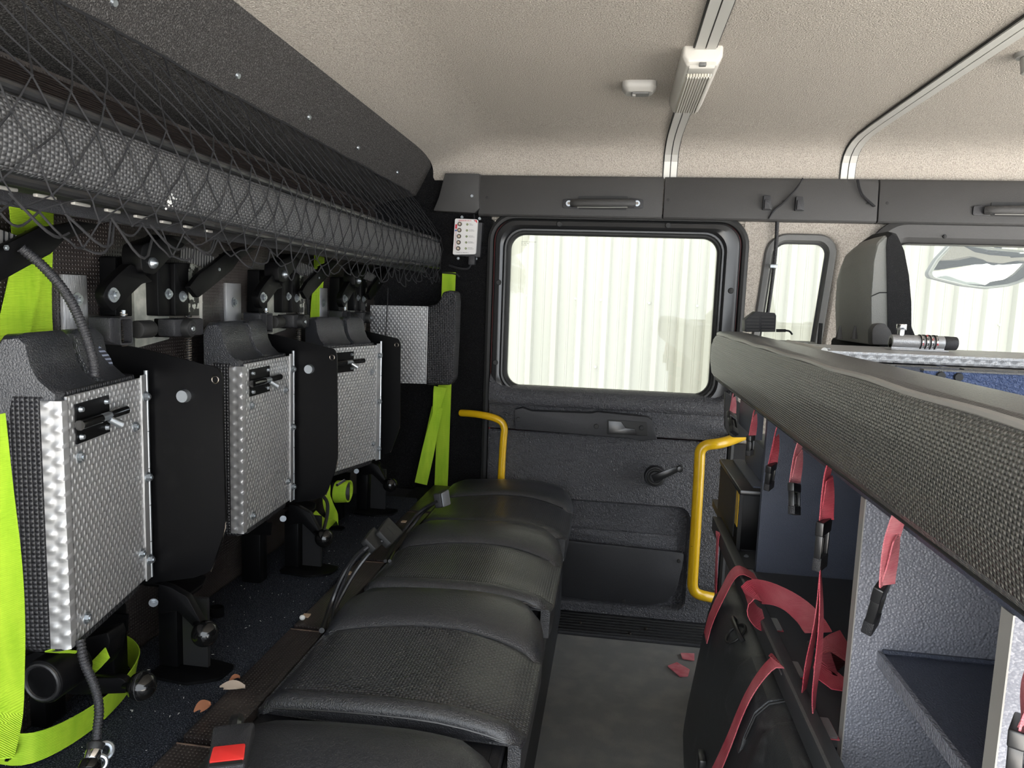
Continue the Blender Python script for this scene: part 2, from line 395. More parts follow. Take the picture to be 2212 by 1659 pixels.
# ceiling lamps
def strip_light():
    y0, y1, x0, x1 = 1.565, 1.945, .110, .192
    t = thing('ceiling_light', (.152, 1.75, 1.62), 'long clear ribbed plastic strip light on the roof rail', 'ceiling light')
    def sect(y, h, ins=0): return [V((x0+ins, y, 1.632)), V((x0+ins, y, 1.615-h*.2)), V((x0+.010+ins, y, 1.612-h)), V((x1-.010-ins, y, 1.612-h)), V((x1-ins, y, 1.615-h*.2)), V((x1-ins, y, 1.632))]
    ob('lamp_base', loft([sect(y0, .012, .004), sect(y0+.008, .020), sect(y1-.008, .020), sect(y1, .012, .004)]), 'white_plastic', t, bevel=.003)
    ob('lens', loft([[V((x0+.012, y, 1.606)), V((x0+.015, y, z)), V((x1-.015, y, z)), V((x1-.012, y, 1.606))] for y, z in ((y0+.055, 1.594), (y0+.06, 1.586), (y1-.03, 1.586), (y1-.02, 1.594))]), 'lens_plastic', t, bevel=.002)
    ob('end_diffuser', loft([[V((x0+.012, y, 1.606)), V((x0+.015, y, z)), V((x1-.015, y, z)), V((x1-.012, y, 1.606))] for y, z in ((y0+.004, 1.597), (y0+.010, 1.588), (y0+.045, 1.588), (y0+.05, 1.596))]), 'white_plastic', t, bevel=.002)
    for k in range(9):
        x = x0+.018+k*(x1-x0-.036)/8
        ob('lens_rib', box(x-.0012, x+.0012, y0+.06, y1-.03, 1.583, 1.588), 'white_plastic', t)
    ob('clip', box(.145, .159, y0-.003, y0+.006, 1.590, 1.597), 'grey_plastic', t, bevel=.001)
strip_light()
t = thing('dome_lamp', (.0, 1.87, 1.62), 'small oblong grey dome lamp on the headliner', 'ceiling light')
c0, c1 = at(1343, 196, Z=1.615), at(1418, 193, Z=1.615)
xm, ym, hw = (c0.x+c1.x)/2, (c0.y+c1.y)/2, (c1.x-c0.x)/2
def rxy(x0, x1, y0, y1, r, z, n=5): return [V((p.x, p.z, z)) for p in rr(x0, x1, y0, y1, r, 0, n)]
ob('lamp_body', loft([rxy(xm-hw, xm+hw, ym-.030, ym+.030, .016, 1.632), rxy(xm-hw, xm+hw, ym-.030, ym+.030, .016, 1.618), rxy(xm-hw+.010, xm+hw-.010, ym-.021, ym+.021, .012, 1.606)]), 'light_grey_plastic', t, ang=40)
ob('lamp_lens', loft([rxy(xm-hw+.022, xm+hw-.016, ym-.016, ym+.016, .006, 1.607), rxy(xm-hw+.024, xm+hw-.018, ym-.014, ym+.014, .005, 1.603)]), 'grey_plastic', t)
ob('rocker', box(xm-hw+.026, xm-hw+.034, ym-.007, ym+.007, 1.600, 1.604), 'light_grey_plastic', t, bevel=.001)
p = at(2210, 148, Z=1.60)
t = thing('roof_knob', (p.x+.02, p.y, 1.63), 'round grey plastic knob on the headliner beyond the bare roof rail', 'knob')
ob('knob_flange', cyl((p.x+.012, p.y, 1.632), (p.x+.012, p.y, 1.622), .030, .026, 20), 'light_grey_plastic', t)
ob('knob_cap', cyl((p.x+.016, p.y, 1.622), (p.x+.016, p.y, 1.59), .022, .018, 20), 'light_grey_plastic', t, bevel=.003)
# carpeted corner pillar
pts = [(-.85, 2.36), (-.82, 2.36), (-.812, 2.366), (-.69, 2.444), (-.64, 2.452), (-.436, 2.452), (-.436, 2.52), (-.85, 2.52)]
ob('wall_pillar', loft([[V((x, y, z)) for x, y in pts] for z in (0, 1.56)]), 'black_carpet', kind=S, ang=25)
# fabric pillar with the quarter window
qw = [at(a, b, Y=2.45) for a, b in ((1686, 512), (1815, 512), (1680, 760), (1790, 760))]
x0, x1, z1 = .505, .675, 1.318
def pillar():
    lp = []
    def q(ins, y, r): return [V((x0-ins*.9-(.05 if False else 0)+ (p.x-x0), p.y, p.z)) for p in rr(x0-ins, x1+ins, .78-ins, z1+ins, r, y, 6)]
    out = rr(.405, .88, 0.0, 1.50, .002, 2.452, 6)
    def sl(loop):  # the window leans: narrower at the top
        return [V((p.x - (1.32-p.z)*.075, p.y, p.z)) for p in loop]
    ob('wall_far', loft([rr(.405, .88, 0, 1.50, .002, 2.50, 6), out, sl(rr(x0-.038, x1+.038, .742, z1+.038, .075, 2.452, 6)), sl(rr(x0-.028, x1+.028, .752, z1+.028, .066, 2.462, 6)), sl(rr(x0-.024, x1+.024, .756, z1+.024, .06, 2.50, 6))], cap0=False, cap1=False), 'headliner', kind=S, ang=45)
    wn = thing('window_1', ((x0+x1)/2, 2.46, .78), None, None, kind=S)
    ob('window_seal', loft([sl(rr(x0-.028, x1+.028, .752, z1+.028, .066, 2.463, 6)), sl(rr(x0-.022, x1+.022, .758, z1+.022, .06, 2.454, 6)), sl(rr(x0-.006, x1+.006, .774, z1+.006, .045, 2.458, 6)), sl(rr(x0, x1, .78, z1, .04, 2.475, 6))], cap0=False, cap1=False), 'grey_plastic', wn, ang=50)
    g = sl(rr(x0-.005, x1+.005, .775, z1+.005, .04, 2.480, 6))
    ob('pane', prism(g, (0, .004, 0)), 'glass', wn)
    ob('pane_edge', loft([sl(rr(x0, x1, .78, z1, .04, 2.474, 6)), sl(rr(x0+.006, x1-.006, .786, z1-.006, .036, 2.474, 6))], cap0=False, cap1=False), 'rubber', wn)
pillar()
# front door window frame
def front_window():
    wn = thing('window_2', (1.25, 2.44, .7), kind=S)
    def sl(loop): return [V((p.x+(1.32-p.z)*.06, p.y, p.z)) for p in loop]
    X0, X1, Z0, Z1 = .873, 1.62, .72, 1.316
    ob('window_surround', loft([rr(.79, 1.75, .0, 1.392, .10, 2.452, 8), rr(.79, 1.75, .0, 1.392, .10, 2.43, 8), rr(.806, 1.734, .016, 1.376, .09, 2.42, 8), sl(rr(X0-.022, X1+.022, Z0-.022, Z1+.022, .05, 2.425, 8)), sl(rr(X0-.006, X1+.006, Z0-.006, Z1+.006, .035, 2.44, 8)), sl(rr(X0-.003, X1+.003, Z0-.003, Z1+.003, .034, 2.432, 8)), sl(rr(X0, X1, Z0, Z1, .03, 2.46, 8))], cap0=False, cap1=False), 'trim_plastic', wn, ang=35)
    ob('pane', prism(sl(rr(X0-.004, X1+.004, Z0-.004, Z1+.004, .03, 2.458, 8)), (0, .004, 0)), 'glass', wn)
    ob('plug', screw(at(2041, 511, Y=2.421), (0, -1, 0), .006), 'rubber', wn)
    ob('wall_far', box(1.75, 2.15, 2.44, 2.5, 0, 1.55), 'headliner', kind=S)
    ob('wall_far', box(.86, 2.1, 2.453, 2.5, 1.37, 1.55), 'headliner', kind=S)
front_window()
ob('wall_far', box(-.45, .88, 2.455, 2.5, 1.372, 1.56), 'headliner', kind=S)
# ---------------- trim panels along the roof edge
def trims():
    z0, z1 = 1.379, 1.517
    segs = [(at(1036, 420, Y=2.425).x, at(1432, 420, Y=2.425).x), (at(1435, 420, Y=2.425).x, at(1896, 420, Y=2.425).x), (at(1899, 420, Y=2.425).x, 1.75)]
    out = []
    for i, (a, b) in enumerate(segs):
        sec = [(2.453, z0), (2.418, z0), (2.412, z0+.006), (2.424, z1-.012), (2.432, z1-.002), (2.453, z1)]
        o = ob('trim_%d' % (i+4), loft([[V((x, y, z)) for y, z in sec] for x in (a, b)]), 'trim_plastic', kind=S, bevel=.0012)
        out.append(o)
    sc = lambda px, py, par: ob('screw', screw(at(px, py, Y=2.419), (0, -1, 0), .0055), 'rubber', par)
    sc(1052, 427, out[0]); sc(1443, 432, out[1]); sc(1692, 436, out[1]); sc(1873, 440, out[1]); sc(1916, 439, out[2])
    # corner cover
    px = [(961, 374), (1036, 375), (1034, 425), (1036, 450), (1024, 460), (936, 455), (948, 425)]
    o = ob('trim_3', prism([at(a, b, Y=2.40) for a, b in px], (0, .045, 0)), 'trim_plastic', kind=S, bevel=.003)
    ob('screw', screw(at(1019, 423, Y=2.399), (0, -1, 0), .0055), 'zinc', o)
    # coat hooks
    for cx, cy in ((1658, 438), (1728, 440)):
        h = thing('coat_hook', at(cx, cy+14, Y=2.418), 'black plastic coat hook right of the dark cable on the roof trim' if cx > 1700 else 'black plastic coat hook beside the screw and dark cable end', 'hook', 'coat hooks on the roof trim')
        pl = [(cx-8, cy-16), (cx+7, cy-16), (cx+10, cy+15), (cx-11, cy+15)]
        ob('hook_plate', prism(trace(pl, .003, Y=2.404), (0, .014, 0)), 'satin_black', h, bevel=.002)
        pl = [(cx-5, cy-8), (cx+5, cy-8), (cx+7, cy+13), (cx-7, cy+13)]
        ob('hook_tongue', prism(trace(pl, .002, Y=2.395), (0, .010, 0)), 'satin_black', h, bevel=.002)
trims()
# grab handle over the rear door
def grab(px0, px1, py, label, full=True):
    a, b = at(px0, py, Y=2.41), at(px1, py, Y=2.41); zc = a.z
    t = thing('grab_bar', ((a.x+b.x)/2, 2.415, zc-.02), label, 'handle', 'grab handles on the roof trim')
    w = b.x-a.x; zs = lambda u: a.z+(b.z-a.z)*u
    for s, x in ((0, a.x), (1, b.x)):
        e = -1 if s == 0 else 1; z = zs(s)
        lp = [V((x+e*.021, 2.416, z+.014)), V((x-e*.028, 2.416, z+.018)), V((x-e*.03, 2.416, z-.016)), V((x+e*.021, 2.416, z-.014))]
        ob('end_plate', prism(rpoly(lp, .006), (0, -.007, 0)), 'satin_black', t, bevel=.001)
        if full: ob('boss', cyl((x, 2.410, z), (x, 2.402, z), .0105, .0095, 18), 'zinc', t); ob('bolt', cyl((x, 2.403, z), (x, 2.398, z), .0045, n=8), 'bronze', t)
    zz = [zs(0), zs(0)]
    ob('grip_recess', prism(rpoly([V((a.x+.03, 2.417, zs(.2)+.025)), V((b.x-.03, 2.417, zs(.8)+.025)), V((b.x-.034, 2.417, zs(.8)-.028)), V((a.x+.034, 2.417, zs(.2)-.028))], .006), (0, -.003, 0)), 'rubber', t)
    ob('grip', tube(smooth([V((a.x+.012, 2.405, zs(.1))), V((a.x+.03, 2.39, zs(.15)-.001)), V((a.x+w*.5, 2.383, zs(.5)-.002)), V((b.x-.03, 2.39, zs(.85)-.001)), V((b.x-.012, 2.405, zs(.9)))], 2), .0135, 12), 'trim_plastic', t)
    ob('grip_edge', tube([V((a.x+.03, 2.385, zs(.15)-.0145)), V((a.x+w*.5, 2.379, zs(.5)-.016)), V((b.x-.03, 2.385, zs(.85)-.0145))], .0012, 6), 'light_grey_plastic', t)
grab(1229, 1376, 440, 'grab handle with two bright bolts above the rear door window')
grab(2118, 2330, 455, 'plain dark grab handle above the front door window', False)
# ---------------- rear door
def door():
    d = thing('door_1', (0, 2.43, 0), kind=S)
    wx0, wx1, wz0, wz1 = -.372, .330, .797, 1.328
    R = lambda i, r, y: rr(wx0-i, wx1+i, wz0-i, wz1+i, r, y, 8)
    O = lambda i, r, y: rr(-.418+i, .393-i, .742+i, 1.371-i, r, y, 8)
    ob('window_surround', loft([O(0, .075, 2.45), O(0, .075, 2.428), O(.006, .07, 2.419), O(.02, .066, 2.416), R(.020, .07, 2.421), R(.013, .066, 2.430), R(.011, .065, 2.424), R(.006, .062, 2.424), R(.004, .06, 2.432), R(0, .055, 2.452)], cap0=False, cap1=False), 'smooth_black', d, ang=28)
    ob('window_seal', loft([R(.010, .06, 2.437), R(-.002, .055, 2.436), R(-.007, .05, 2.443), R(-.007, .05, 2.46)], cap0=False, cap1=False), 'rubber', d)
    pane = ob('pane', prism(R(.004, .055, 2.456), (0, .004, 0)), 'glass', d)
    for s, (px, py) in (('LAMINATED SAFETY GLASS', (1126, 523)), ('AS1  M52  43R', (1126, 526.5)), ('AUTO  (E)', (1126, 530))):
        text('lettering', s, .0042, at(px, py, Y=2.4545), (1, 0, 0), (0, 0, 1), 'label_black', pane, .0001)
    for px, py in ((1208, 484), (1443, 487), (1077, 610), (1070, 783), (1579, 628)):
        ob('screw', screw(at(px, py, Y=2.415), (0, -1, 0), .0095), 'rubber', d)
    # sill ledge under the glass
    sec = [(2.452, .806), (2.432, .803), (2.416, .795), (2.400, .778), (2.394, .762), (2.398, .745), (2.412, .734), (2.452, .734)]
    def up(x):
        e = max(0, (abs(x+.012)-.345)/.06); return min(1, e)**2*.045
    ob('sill_ledge', loft([[V((x, y+.004*min(1, max(0, (abs(x+.012)-.38)/.025)), z+(up(x) if z > .77 else 0))) for y, z in sec] for x in (-.418, -.405, -.39, -.37, -.35, -.2, 0, .2, .325, .345, .365, .38, .393)]), 'door_plastic', d, ang=40)
    ob('upper_panel', loft([rr(-.418, .393, .655, .745, .004, y, 3) for y in (2.452, 2.406)]), 'door_plastic', d, bevel=.004)
    # lower panel with pocket recess
    rx0, rx1, rz0, rz1 = -.30, at(1487, 1200, Y=2.41).x, at(1350, 1312, Y=2.41).z, at(1480, 1103, Y=2.41).z
    ob('lower_panel', loft([rr(-.418, .393, .012, .649, .006, 2.452, 6), rr(-.418, .393, .012, .649, .006, 2.414, 6), rr(-.414, .389, .016, .645, .006, 2.410, 6), rr(rx0, rx1, rz0, rz1+.012, .045, 2.410, 6), rr(rx0+.004, rx1-.004, rz0+.004, rz1+.008, .042, 2.414, 6), rr(rx0+.01, rx1-.01, rz0+.01, rz1, .04, 2.436, 6)], cap0=False), 'door_plastic', d, ang=30)
    a = [(1180, 1163), (1462, 1193), (1478, 1196), (1474, 1225), (1462, 1275), (1440, 1302), (1395, 1309), (1180, 1285)]
    ob('pocket_cover', prism(trace(a, .012, Y=2.404), (0, .014, 0)), 'satin_black', d, bevel=.003)
    a = [(1180, 1135), (1462, 1158), (1462, 1192), (1180, 1165)]
    ob('pocket_lip', prism(trace(a, .006, Y=2.428), (0, .008, 0)), 'door_plastic', d, bevel=.004)
    for px, py in ((1467, 1212), (1347, 1298), (1209, 1281)):
        ob('screw', screw(at(px, py, Y=2.403), (0, -1, 0), .007), 'rubber', d)
    # pull and latch
    a = [(1111, 885), (1128, 881), (1147, 888), (1276, 893), (1290, 890), (1398, 901), (1408, 908), (1420, 950), (1385, 953), (1360, 947), (1112, 927)]
    pull = ob('door_pull', prism(trace(a, .004, Y=2.372), (0, .036, 0)), 'satin_black', d, bevel=.006, seg=2)
    a = [(1312, 906), (1397, 912), (1400, 942), (1310, 938)]
    ob('latch_bezel', prism(trace(a, .004, Y=2.370), (0, .006, 0)), 'rubber', pull, bevel=.001)
    a = [(1314, 909), (1342, 911), (1352, 925), (1372, 927), (1376, 940), (1314, 936)]
    ob('latch_lever', prism(trace(a, .003, Y=2.364), (0, .010, 0)), 'smooth_black', pull, bevel=.002)
    for px, py in ((1120, 906), (1288, 921), (1386, 924)):
        ob('screw', screw(at(px, py, Y=2.371), (0, -1, 0), .0085), 'rubber', pull)
    # winder
    c = at(1415, 1028, Y=2.405)
    wd = ob('window_winder', cyl(c, c+V((0, -.018, 0)), .038, .034, 28), 'satin_black', d, bevel=.003)
    ob('winder_ring', torus(c+V((0, -.018, 0)), (0, 1, 0), .024, .006), 'rubber', wd)
    e = at(1468, 1011, Y=2.372)
    ax = (e-c); ax.y = 0; sd = V((-ax.z, 0, ax.x)).normalized()
    ob('winder_arm', prism([c+V((0, -.020, 0))+sd*.013-ax*.12, c+ax*.35+V((0, -.034, 0))+sd*.012, e+V((0, .004, 0))+sd*.010+ax*.02, e+V((0, .004, 0))-sd*.010+ax*.02, c+ax*.35+V((0, -.034, 0))-sd*.012, c+V((0, -.020, 0))-sd*.013-ax*.12], (0, -.007, 0)), 'smooth_black', wd, bevel=.003)
    ob('winder_knob', cyl(e, e+V((0, -.022, 0)), .0115, .0105, 18), 'smooth_black', wd, bevel=.002)
    # red painted door edge and rubber seal
    ob('door_edge', loft([rr(-.4285, .4035, .0, 1.3795, .08, 2.444, 8), rr(-.4165, .3915, .01, 1.3695, .075, 2.444, 8)], cap0=False, cap1=False), 'red_body', d)
    ob('door_skin', loft([rr(-.43, .405, 0, 1.38, .08, 2.485, 8), R(.012, .06, 2.485)], cap0=False, cap1=False), 'red_body', d)
    ob('trim_7', tube(rr(-.434, .409, -.02, 1.3835, .085, 2.440, 8), .0125, 8, closed=True), 'rubber', kind=S)
door()
# sill plate at the door foot
sp = thing('trim_8', (0, 2.33, 0), kind=S)
ob('sill_plate', box(-.42, .42, 2.255, 2.42, 0, .012), 'satin_black', sp, bevel=.002)
for k in range(7): ob('sill_ridge', box(-.42, .42, 2.262+k*.021, 2.270+k*.021, .010, .017), 'rubber', sp, bevel=.002)
for px, py in ((1253, 1345), (1395, 1357), (1360, 1368)):
    p = at(px, py, Z=.017); ob('screw', cyl(p-V((0, 0, .003)), p+V((0, 0, .003)), .006, .005, 10), 'bronze', sp)
ob('trim_9', box(.412, .86, 2.432, 2.4515, 0, .645), 'satin_black', kind=S, bevel=.003)
# yellow grab poles
t = thing('grab_pole', at(1545, 1296, Y=2.30), 'bent yellow grab pole beside the window winder', 'pole')
ob('pole', tube(smooth([V((.45, 2.452, .672)), at(1560, 958, Y=2.30), at(1512, 962, Y=2.30), at(1511, 1005, Y=2.30), at(1497, 1235, Y=2.30), at(1495, 1280, Y=2.30), at(1530, 1290, Y=2.31), V((.405, 2.36, .13)), V((.43, 2.433, .125))], 3), .0172, 14), 'yellow_paint', t)
t = thing('grab_pole', at(1081, 1045, Y=2.36), 'short chipped yellow grab pole behind the seat by the carpeted pillar', 'pole')
xp = at(1083, 1000, Y=2.391).x
ob('pole', tube(smooth([at(996, 892, Y=2.44), at(1030, 894, Y=2.40), at(1076, 904, Y=2.391), at(1091, 920, Y=2.391), at(1087, 950, Y=2.391), V((xp, 2.391, .45)), V((xp, 2.391, .018))], 3), .0126, 14), 'yellow_paint', t)
# ================================================================== overhead trough and net
def rod_path(pts, X):  # photo points along a rod on the plane X
    return [at(a, b, X=X) for a, b in pts]
def trough():
    t = thing('overhead_trough', (-.70, 1.5, 1.19), 'long padded grey vinyl luggage trough under the net along the rear wall', 'shelf')
    y0, y1 = .35, 2.40
    N = 14; ys = [y0+(y1-y0)*i/N for i in range(N+1)]
    def off(y):  # slight bow and rounded far end
        e = max(0, (y-2.33)/.07); return -.014*e*e + .006*math.sin(math.pi*(y-y0)/(y1-y0))
    ys += [2.36, 2.38, 2.395]; ys = sorted(set(ys))
    def z1(y): return 1.2835-.010*math.sin(math.pi*min(1, max(0, (y-.6)/1.8)))+.004
    def z0(y): return 1.204-.012*math.sin(math.pi*min(1, max(0, (y-.6)/1.8)))
    X = -.597
    prof = [(-.012, .0), (.004, .08), (.010, .3), (.011, .5), (.010, .7), (.004, .92), (-.012, 1.0), (-.024, 1.0), (-.024, 0.0)]
    ob('padded_front', loft([[V((X+off(y)+a, y, z0(y)+(z1(y)-z0(y))*b)) for a, b in prof] for y in ys]), 'trough_vinyl', t, ang=50)
    ob('upper_rod', tube([V((X+off(y)+.002, y, z1(y)+.002)) for y in ys]+[V((-.63, 2.402, 1.289))], .0058, 10), 'smooth_black', t)
    ob('lower_rod', tube([V((X+off(y)+.002, y, z0(y)-.003)) for y in ys]+[V((-.63, 2.402, 1.200))], .0058, 10), 'smooth_black', t)
    ob('trough_floor', loft([[V((X+off(y)-.02, y, z0(y)+.001)), V((X+off(y)-.02, y, z0(y)+.006)), V((-.79, y, 1.214)), V((-.79, y, 1.209))] for y in ys]), 'satin_black', t)
    ob('end_cap', box(-.79, X-.012, 2.375, 2.395, 1.205, 1.285), 'grey_plastic', t, bevel=.004)
    for k in range(8):  # perforated steel edge under the pad
        y = .66+k*.055; ob('edge_slot', box(-.640, -.634, y, y+.030-.002*k, z0(y)-.0075, z0(y)-.0038), 'rail_alu', t, bevel=.001)
    ob('edge_angle', box(-.645, -.640, .5, 2.35, 1.180, 1.196), 'satin_black', t)
    p = at(368, 432, X=-.583)
    bm = B()
    for k in range(26):
        q = p+V((.001, random.gauss(0, .006), random.gauss(0, .005))); blob(q, random.uniform(.0008, .0022), bm)
    ob('bird_dropping', bm, 'lint_white', t, kind='stuff')
    return X, off, z0, z1
TX, toff, tz0, tz1 = trough()
def net():
    bm = B(); dy = .054; top = (-.699, 1.447)
    def P(y, v):
        """y along the cab, v: 0 hem at the carpet .. 1 upper rod .. 1.6 lower rod .. 2 loose skirt"""
        y2 = min(y, 2.385)
        X = TX+toff(y2); a = V((top[0], y, top[1])); b = V((X+.008, y2+.012, tz1(y2)+.0155)); c = V((X+.017, y2+.01, (tz0(y2)+tz1(y2))/2)); d = V((X+.010, y2, tz0(y2)-.010)); e = V((X+.004, y2-.004, tz0(y2)-.036-.012*math.sin(y*37)))
        seq = [(0, a), (.5, a.lerp(b, .5)+V((.004, .0, -.006))), (1, b), (1.3, c), (1.6, d), (2.0, e)]
        for (v0, p0), (v1, p1) in zip(seq, seq[1:]):
            if v <= v1: return p0.lerp(p1, (v-v0)/(v1-v0))
        return e
    n = int((2.38-.32)/dy); rows = [0, .25, .5, .75, 1.0, 1.2, 1.4, 1.6, 1.8, 2.0]; last = len(rows)-1
    J = {}
    def node(i, k):
        if (i, k) not in J:
            j = (.0 if k in (0,) else random.uniform(-.007, .007)); kk = rows[k]+(0 if k == 0 else random.uniform(-.03, .03))
            sk = -.02*k*(.35 if k < 6 else .3)
            J[(i, k)] = P(.34+i*dy+(k % 2)*dy/2+j+sk*.4, max(0, min(2, kk))) + V((0, 0, 0 if k < last-1 else random.uniform(-.014, .010)))
        return J[(i, k)]
    for i in range(n):
        for s in (0, 1):
            path = []
            for k in range(len(rows)):
                ii = i if k % 2 == 0 else (i if s else i-1)
                path.append(node(ii, k))
            q = [path[0]]
            for a, b in zip(path, path[1:]):
                q += [a.lerp(b, .5)+V((0, random.uniform(-.002, .002), random.uniform(-.002, .002))), b]
            tube(q, .00115, 4, bm)
    # loose scallops under the lower rod
    for i in range(n):
        a, b = node(i, last), node(i+1, last); m = (a+b)/2+V((random.uniform(0, .012), 0, -random.uniform(.006, .024)))
        tube(smooth([a, a.lerp(m, .6)+V((0, 0, -.004)), m, b.lerp(m, .6)+V((0, 0, -.004)), b], 1), .0014, 4, bm)
    # knots
    for (i, k), p in list(J.items()):
        if k: blob(p, .0024, bm)
    for k in range(8):  # tangled near end
        a = P(.42+.07*k, 1.8); b = P(.5+.07*k, 2.0); m = (a+b)/2+V((.02, random.uniform(-.03, .03), random.uniform(-.05, -.015)))
        tube(smooth([a, m, b], 2), .0016, 4, bm)
    ob('luggage_net', bm, 'cord', label='black knotted cord net hung from the carpeted roof edge over the trough', cat='net', uvs=False, flip=False)
    t = bpy.data.objects['luggage_net']
    ob('net_hem', tube([V((top[0]+.002, .3+i*.05, top[1]-.001+random.uniform(-.002, .002))) for i in range(42)], .0022, 5), 'cord', t)
net()
# ================================================================== brackets on the rear wall
Q = lambda zx, zy: (220+zx/6.38, 500+zy/6.38)       # pixel of the bracket close-up
Q2 = lambda zx, zy: (zx/3.95, 420+zy/3.95)
def plateX(px, X, th, r=.003):  # outline on the plane X, thickness towards the wall
    pts = trace(px, r, X=X)
    for p in pts: p.z = min(p.z, 1.1885)   # stays under the trough
    return prism(pts, (-th, 0, 0))
BR = 'black steel cylinder brackets bolted to the rear wall'
def bracket():
    t = thing('cylinder_bracket', (-.80, 1.10, .46), 'black steel cylinder bracket between the nearest and middle upright flaps', 'bracket', BR)
    ob('back_plate', plateX([Q(440, 700), Q(770, 700), Q(930, 1180), Q(930, 1480), Q(460, 1610)], -.798, .020), 'bare_plate', t)
    ob('plate_paint', plateX([Q(735, 1200), Q(935, 1200), Q(935, 1460), Q(735, 1455)], -.796, .004), 'black_steel', t)
    ob('left_post', plateX([Q(185, 350), Q(405, 350), Q(420, 1170), Q(190, 1170)], -.790, .028), 'black_steel', t, bevel=.001)
    ob('post', plateX([Q(760, 440), Q(940, 440), Q(945, 1165), Q(780, 1165)], -.776, .040), 'black_steel', t, bevel=.0015)
    ob('post', plateX([Q(1000, 435), Q(1195, 435), Q(1200, 1165), Q(1010, 1165)], -.770, .046), 'black_steel', t, bevel=.0015)
    ob('side_tab', plateX([Q(1204, 440), Q(1330, 440), Q(1340, 1160), Q(1210, 1160)], -.788, .028), 'worn_plate', t)
    ob('wall_strip', plateX([Q(1342, 860), Q(1385, 860), Q(1388, 1410), Q(1350, 1410)], -.802, .016), 'white_plastic', t)
    link = ob('lower_link', plateX([Q(20, 870), Q(70, 760), Q(200, 620), Q(400, 440), Q(560, 560), Q(710, 690), Q(560, 720), Q(160, 1110), Q(60, 1000)], -.752, .016, .006), 'black_steel', t, bevel=.0015)
    ob('upper_arm', plateX([Q(535, 330), Q(560, 180), Q(860, 80), Q(900, 40), Q(1160, 180), Q(900, 410), Q(720, 600), Q(560, 560)], -.742, .034, .006), 'black_steel', t, bevel=.002)
    ob('arm_hook', plateX([Q(900, 60), Q(1250, -160), Q(1330, -20), Q(1140, 190)], -.748, .020, .004), 'black_steel', t, bevel=.0015)
    ob('right_arm', plateX([Q2(1615, 790), Q2(1700, 680), Q2(1850, 570), Q2(1960, 480), Q2(2060, 530), Q2(1990, 640), Q2(1800, 800), Q2(1690, 885)], -.752, .010, .004), 'black_steel', t, bevel=.001)
    ob('arm_end', plateX([Q2(1900, 520), Q2(2100, 340), Q2(2200, 420), Q2(2040, 560)], -.757, .010, .004), 'black_steel', t, bevel=.001)
    nx = V((1, 0, 0))
    p = at(*Q(690, 435), X=-.742); ob('pivot', cyl(p, p+nx*.010, .0088, .0088, 18, prof=[(0, .0092), (.35, .0092), (.7, .0066), (1, .002)]), 'zinc', t)
    ob('bolt', hexbolt(at(*Q(155, 875), X=-.752), nx, .0078), 'zinc', t)
    ob('bolt', hexbolt(at(*Q(915, 860), X=-.776), nx, .0065), 'zinc', t)
    ob('bolt', hexbolt(at(*Q(1110, 895), X=-.770), nx, .0068), 'zinc', t)
    ob('bolt', hexbolt(at(*Q(1362, 975), X=-.802), nx, .003), 'white_plastic', t)
    ob('bolt', hexbolt(at(*Q2(1865, 640), X=-.752), nx, .0032, washer=False), 'zinc', t)
    q = [at(*Q2(1540, 500), X=-.785), at(*Q2(1690, 540), X=-.775), at(*Q2(1830, 600), X=-.765)]
    ob('ribbed_strap', ribbon(q, (0, -.2, 1), .026, .003), 'ribbed_grey', t)
    # left guide: open square tube with a spring inside
    a, b = at(*Q(240, 1185), X=-.748), at(*Q(432, 1555), X=-.748)
    o = lambda i, X: [V((X, p.x, p.z)) for p in rr(a.y+i, b.y-i, b.z+i, a.z-i, .003, 0, 3)]
    ob('guide_tube', loft([o(0, -.80), o(0, -.748), o(.0028, -.748), o(.0028, -.795)], cap0=False, cap1=True), 'satin_black', t)
    ob('guide_cheek', plateX([Q(105, 1185), Q(240, 1185), Q(246, 1555), Q(115, 1530)], -.757, .036, .004), 'satin_black', t, bevel=.002)
    c0, c1 = at(*Q(300, 1120), X=-.765), at(*Q(305, 1575), X=-.765)
    ob('spring', coil(c0, c1, .0048, .0013, 15), 'spring', t)
    ob('spring_pin', cyl(c0+V((0, 0, .004)), c1, .0032, n=10), 'zinc', t)
    # rollers
    c0, c1 = at(*Q(470, 1352), X=-.762), at(*Q(676, 1356), X=-.762)
    ob('roller', cyl((c0.x, c0.y, c0.z), (c0.x, c1.y, c0.z), .0145, n=20), 'rubber', t, bevel=.002)
    c0, c1 = at(*Q(930, 1330), X=-.762), at(*Q(1340, 1330), X=-.762)
    ob('roller_block', box(-.785, -.752, c0.y, c1.y, c0.z-.0155, c0.z+.0155), 'satin_black', t, bevel=.004)
    c = at(*Q(1170, 1335), X=-.750)
    ob('roller', cyl(c-nx*.03, c+nx*.012, .0150, .0135, 22, prof=[(0, .0165), (.85, .0165), (.96, .0145), (1, .010)]), 'rubber', t)
    ob('roller_ring', torus(c+nx*.011, nx, .0085, .0018), 'satin_black', t)
    ob('roller_screw', screw(c+nx*.012, nx, .0048), 'zinc', t)
    c0, c1 = at(*Q(1190, 1165), X=-.776), at(*Q(1190, 1850), X=-.776)
    ob('spring', coil(c0, c1, .0055, .0015, 20), 'spring', t)
    ob('spring_pin', cyl(c0, c1, .0036, n=10), 'satin_black', t)
    # long side plates
    sp = ob('side_plate', prism(trace([(212, 736), (300, 752), (470, 795), (479, 812), (487, 1140), (455, 1235), (420, 1248), (210, 1275)], [0, .004, .004, .008, .02, .01, 0, 0], Y=1.022), (0, .005, 0)), 'black_steel', t)
    p = at(400, 855, Y=1.022); ob('plate_bolt', cyl(p, p-V((0, .009, 0)), .0105, .0095, 18), 'zinc', sp)
    p = at(465, 820, Y=1.0215); ob('plate_hole', torus(p, (0, 1, 0), .0055, .0013), 'bronze', sp)
